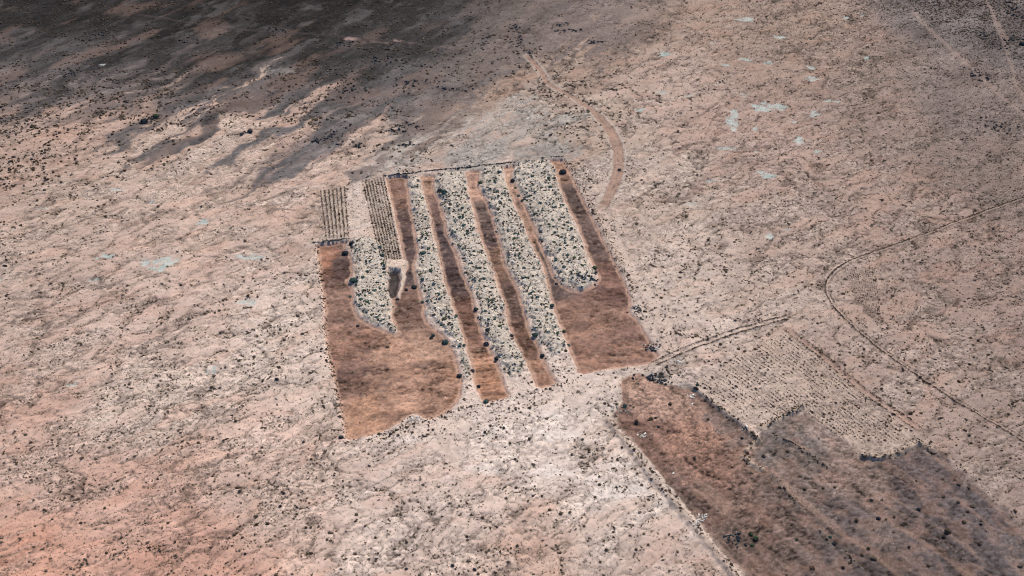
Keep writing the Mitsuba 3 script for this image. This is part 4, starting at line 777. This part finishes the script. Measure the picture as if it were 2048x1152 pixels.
def trunk_mesh(seed):
    q = np.random.default_rng(seed); parts = []
    for i in range(4):
        a = i * 1.6 + q.random(); top = np.array([math.cos(a) * .35, math.sin(a) * .35, .75])
        p = np.stack([np.array([0, 0, -.1]), np.array([0, 0, .25]), top])
        ring = []
        for (c, rr) in zip(p, (.10, .075, .03)):
            th = np.arange(6) * math.pi / 3
            ring.append(c + np.stack([np.cos(th) * rr, np.sin(th) * rr, 0 * th], 1))
        v = np.vstack(ring); f = []
        for s in range(2):
            for t in range(6):
                u = (t + 1) % 6; f += [[s * 6 + t, s * 6 + u, s * 6 + 6 + u], [s * 6 + t, s * 6 + 6 + u, s * 6 + 6 + t]]
        parts.append(trimesh.Trimesh(v, np.array(f), process=False))
    return trimesh.util.concatenate(parts)


TRUNK = [mikit.ply(trunk_mesh(i), 'bark', smooth=True) for i in range(3)]
for n, (x0, y0, w0, kind, lab) in enumerate(TREES):
    key = numbered('bush' if 'bush' in lab else 'tree', sum(('bush' in t[4]) == ('bush' in lab) for t in TREES[:n]))
    r = w0 / 2 * .70
    M_ = stand(x0, y0 + r * .4, r, r * .8, (n * 77) % 360, 0)
    scene[key + '__crown'] = {**CROWN[kind][n % 4], 'to_world': M_ @ T().translate([0, 0, .12])}
    scene[key + '__trunk'] = {**TRUNK[n % 3], 'to_world': M_}
    labels[key] = {'label': lab, 'category': 'bush' if 'bush' in lab else 'tree'}
count = 0
for n, (x0, y0, w0) in enumerate(GREENS):
    best = max('abcde', key=lambda q: pick(RIDGE_SD[q], np.array([x0]), np.array([y0]))[0])
    nm = {'a': 'leftmost white ridge', 'b': 'second white ridge from the left', 'c': 'middle white ridge', 'd': 'fourth white ridge from the left', 'e': 'widest white ridge'}[best]
    key = numbered('green_shrub', n); r = w0 / 2 * .75
    scene[key] = {**CROWN[1 if n % 3 == 0 else 0][n % 4], 'to_world': stand(x0, y0, r, r * .6, (n * 57) % 360, .1)}
    part = 'upper part' if y0 > 620 else ('middle' if y0 > 545 else 'lower part') if best in 'cde' else ('upper half' if y0 > 560 else 'lower half')
    sdg = pick(RIDGE_SD[best], np.array([x0]), np.array([y0]))[0]
    side = 'on the crest' if sdg > 4 else 'near the rim'
    tone = 'dark green' if n % 3 == 0 else 'teal-grey'
    labels[key] = {'label': f'{tone} shrub {side}, {part} of the {nm}', 'category': 'shrub', 'group': f'{tone} shrubs {side}, {part} of the {nm}'}

# ---------------------------------------------------------------- boulders and stone heaps
def boulder(seed):
    q = np.random.default_rng(seed)
    m = trimesh.convex.convex_hull(q.normal(size=(14, 3)) * np.array([1, .8, .6]))
    v = np.array(m.vertices); v /= np.abs(v).max(); v[:, 2] = v[:, 2] + .35
    return trimesh.Trimesh(v, m.faces, process=False)


for n, (x0, y0, w0, lab) in enumerate(BOULDERS):
    key = numbered('boulder', n); r = w0 / 2
    scene[key] = {**mikit.ply(boulder(n), 'stone_white' if ('white' in lab or 'cream' in lab) else 'stone_grey', smooth=False), 'to_world': stand(x0, y0, r, r * .95, n * 40, .1)}
    labels[key] = {'label': lab, 'category': 'boulder'}
HEAP = ['stone heap at the lower right corner rim of the right brown field', 'pale stone heap in the notch of the right brown field edge', 'stone heap beside the verge near the bottom', 'stony patch at the edge of the verge near the bottom', 'loose stones round the boulder group',
        'grey rubble at the crossing of the lanes', 'grey stones of the oval thicket in the bare field', 'stones beside the foot of the straight lane', 'rubble at the upper tip of the bare field', 'stones at the left corner of the planted plot', 'white stones on the pale lobe at the bottom rim of the left field', 'stones at the lower tail of the widest white ridge']
PEB = [(np.array(boulder(50 + i).vertices), np.array(boulder(50 + i).faces)) for i in range(5)]
for n, b in enumerate(RUBBLE):
    m_ = int(14 + b[2] * b[3] * 1.1)
    xx, yy = b[0] + rng.normal(0, .5, m_) * b[2], b[1] + rng.normal(0, .5, m_) * b[3]
    scatter(numbered('stone_heap', n), HEAP[n], 'stones', xx, yy, .25 + .65 * rng.random(m_) ** 2, PEB, 'stone_grey' if n in (5, 6, 8) else 'stone_white', .9, .2)
    if n in (0, 1, 6, 11, 5):
        xx, yy = b[0] + rng.normal(0, .55, m_) * b[2], b[1] + rng.normal(0, .55, m_) * b[3]
        scatter(numbered('heap_scrub', n), 'dark scrub among the ' + HEAP[n], 'scrub', xx, yy, .3 + .4 * rng.random(m_), TUFT, 'leaf_black')
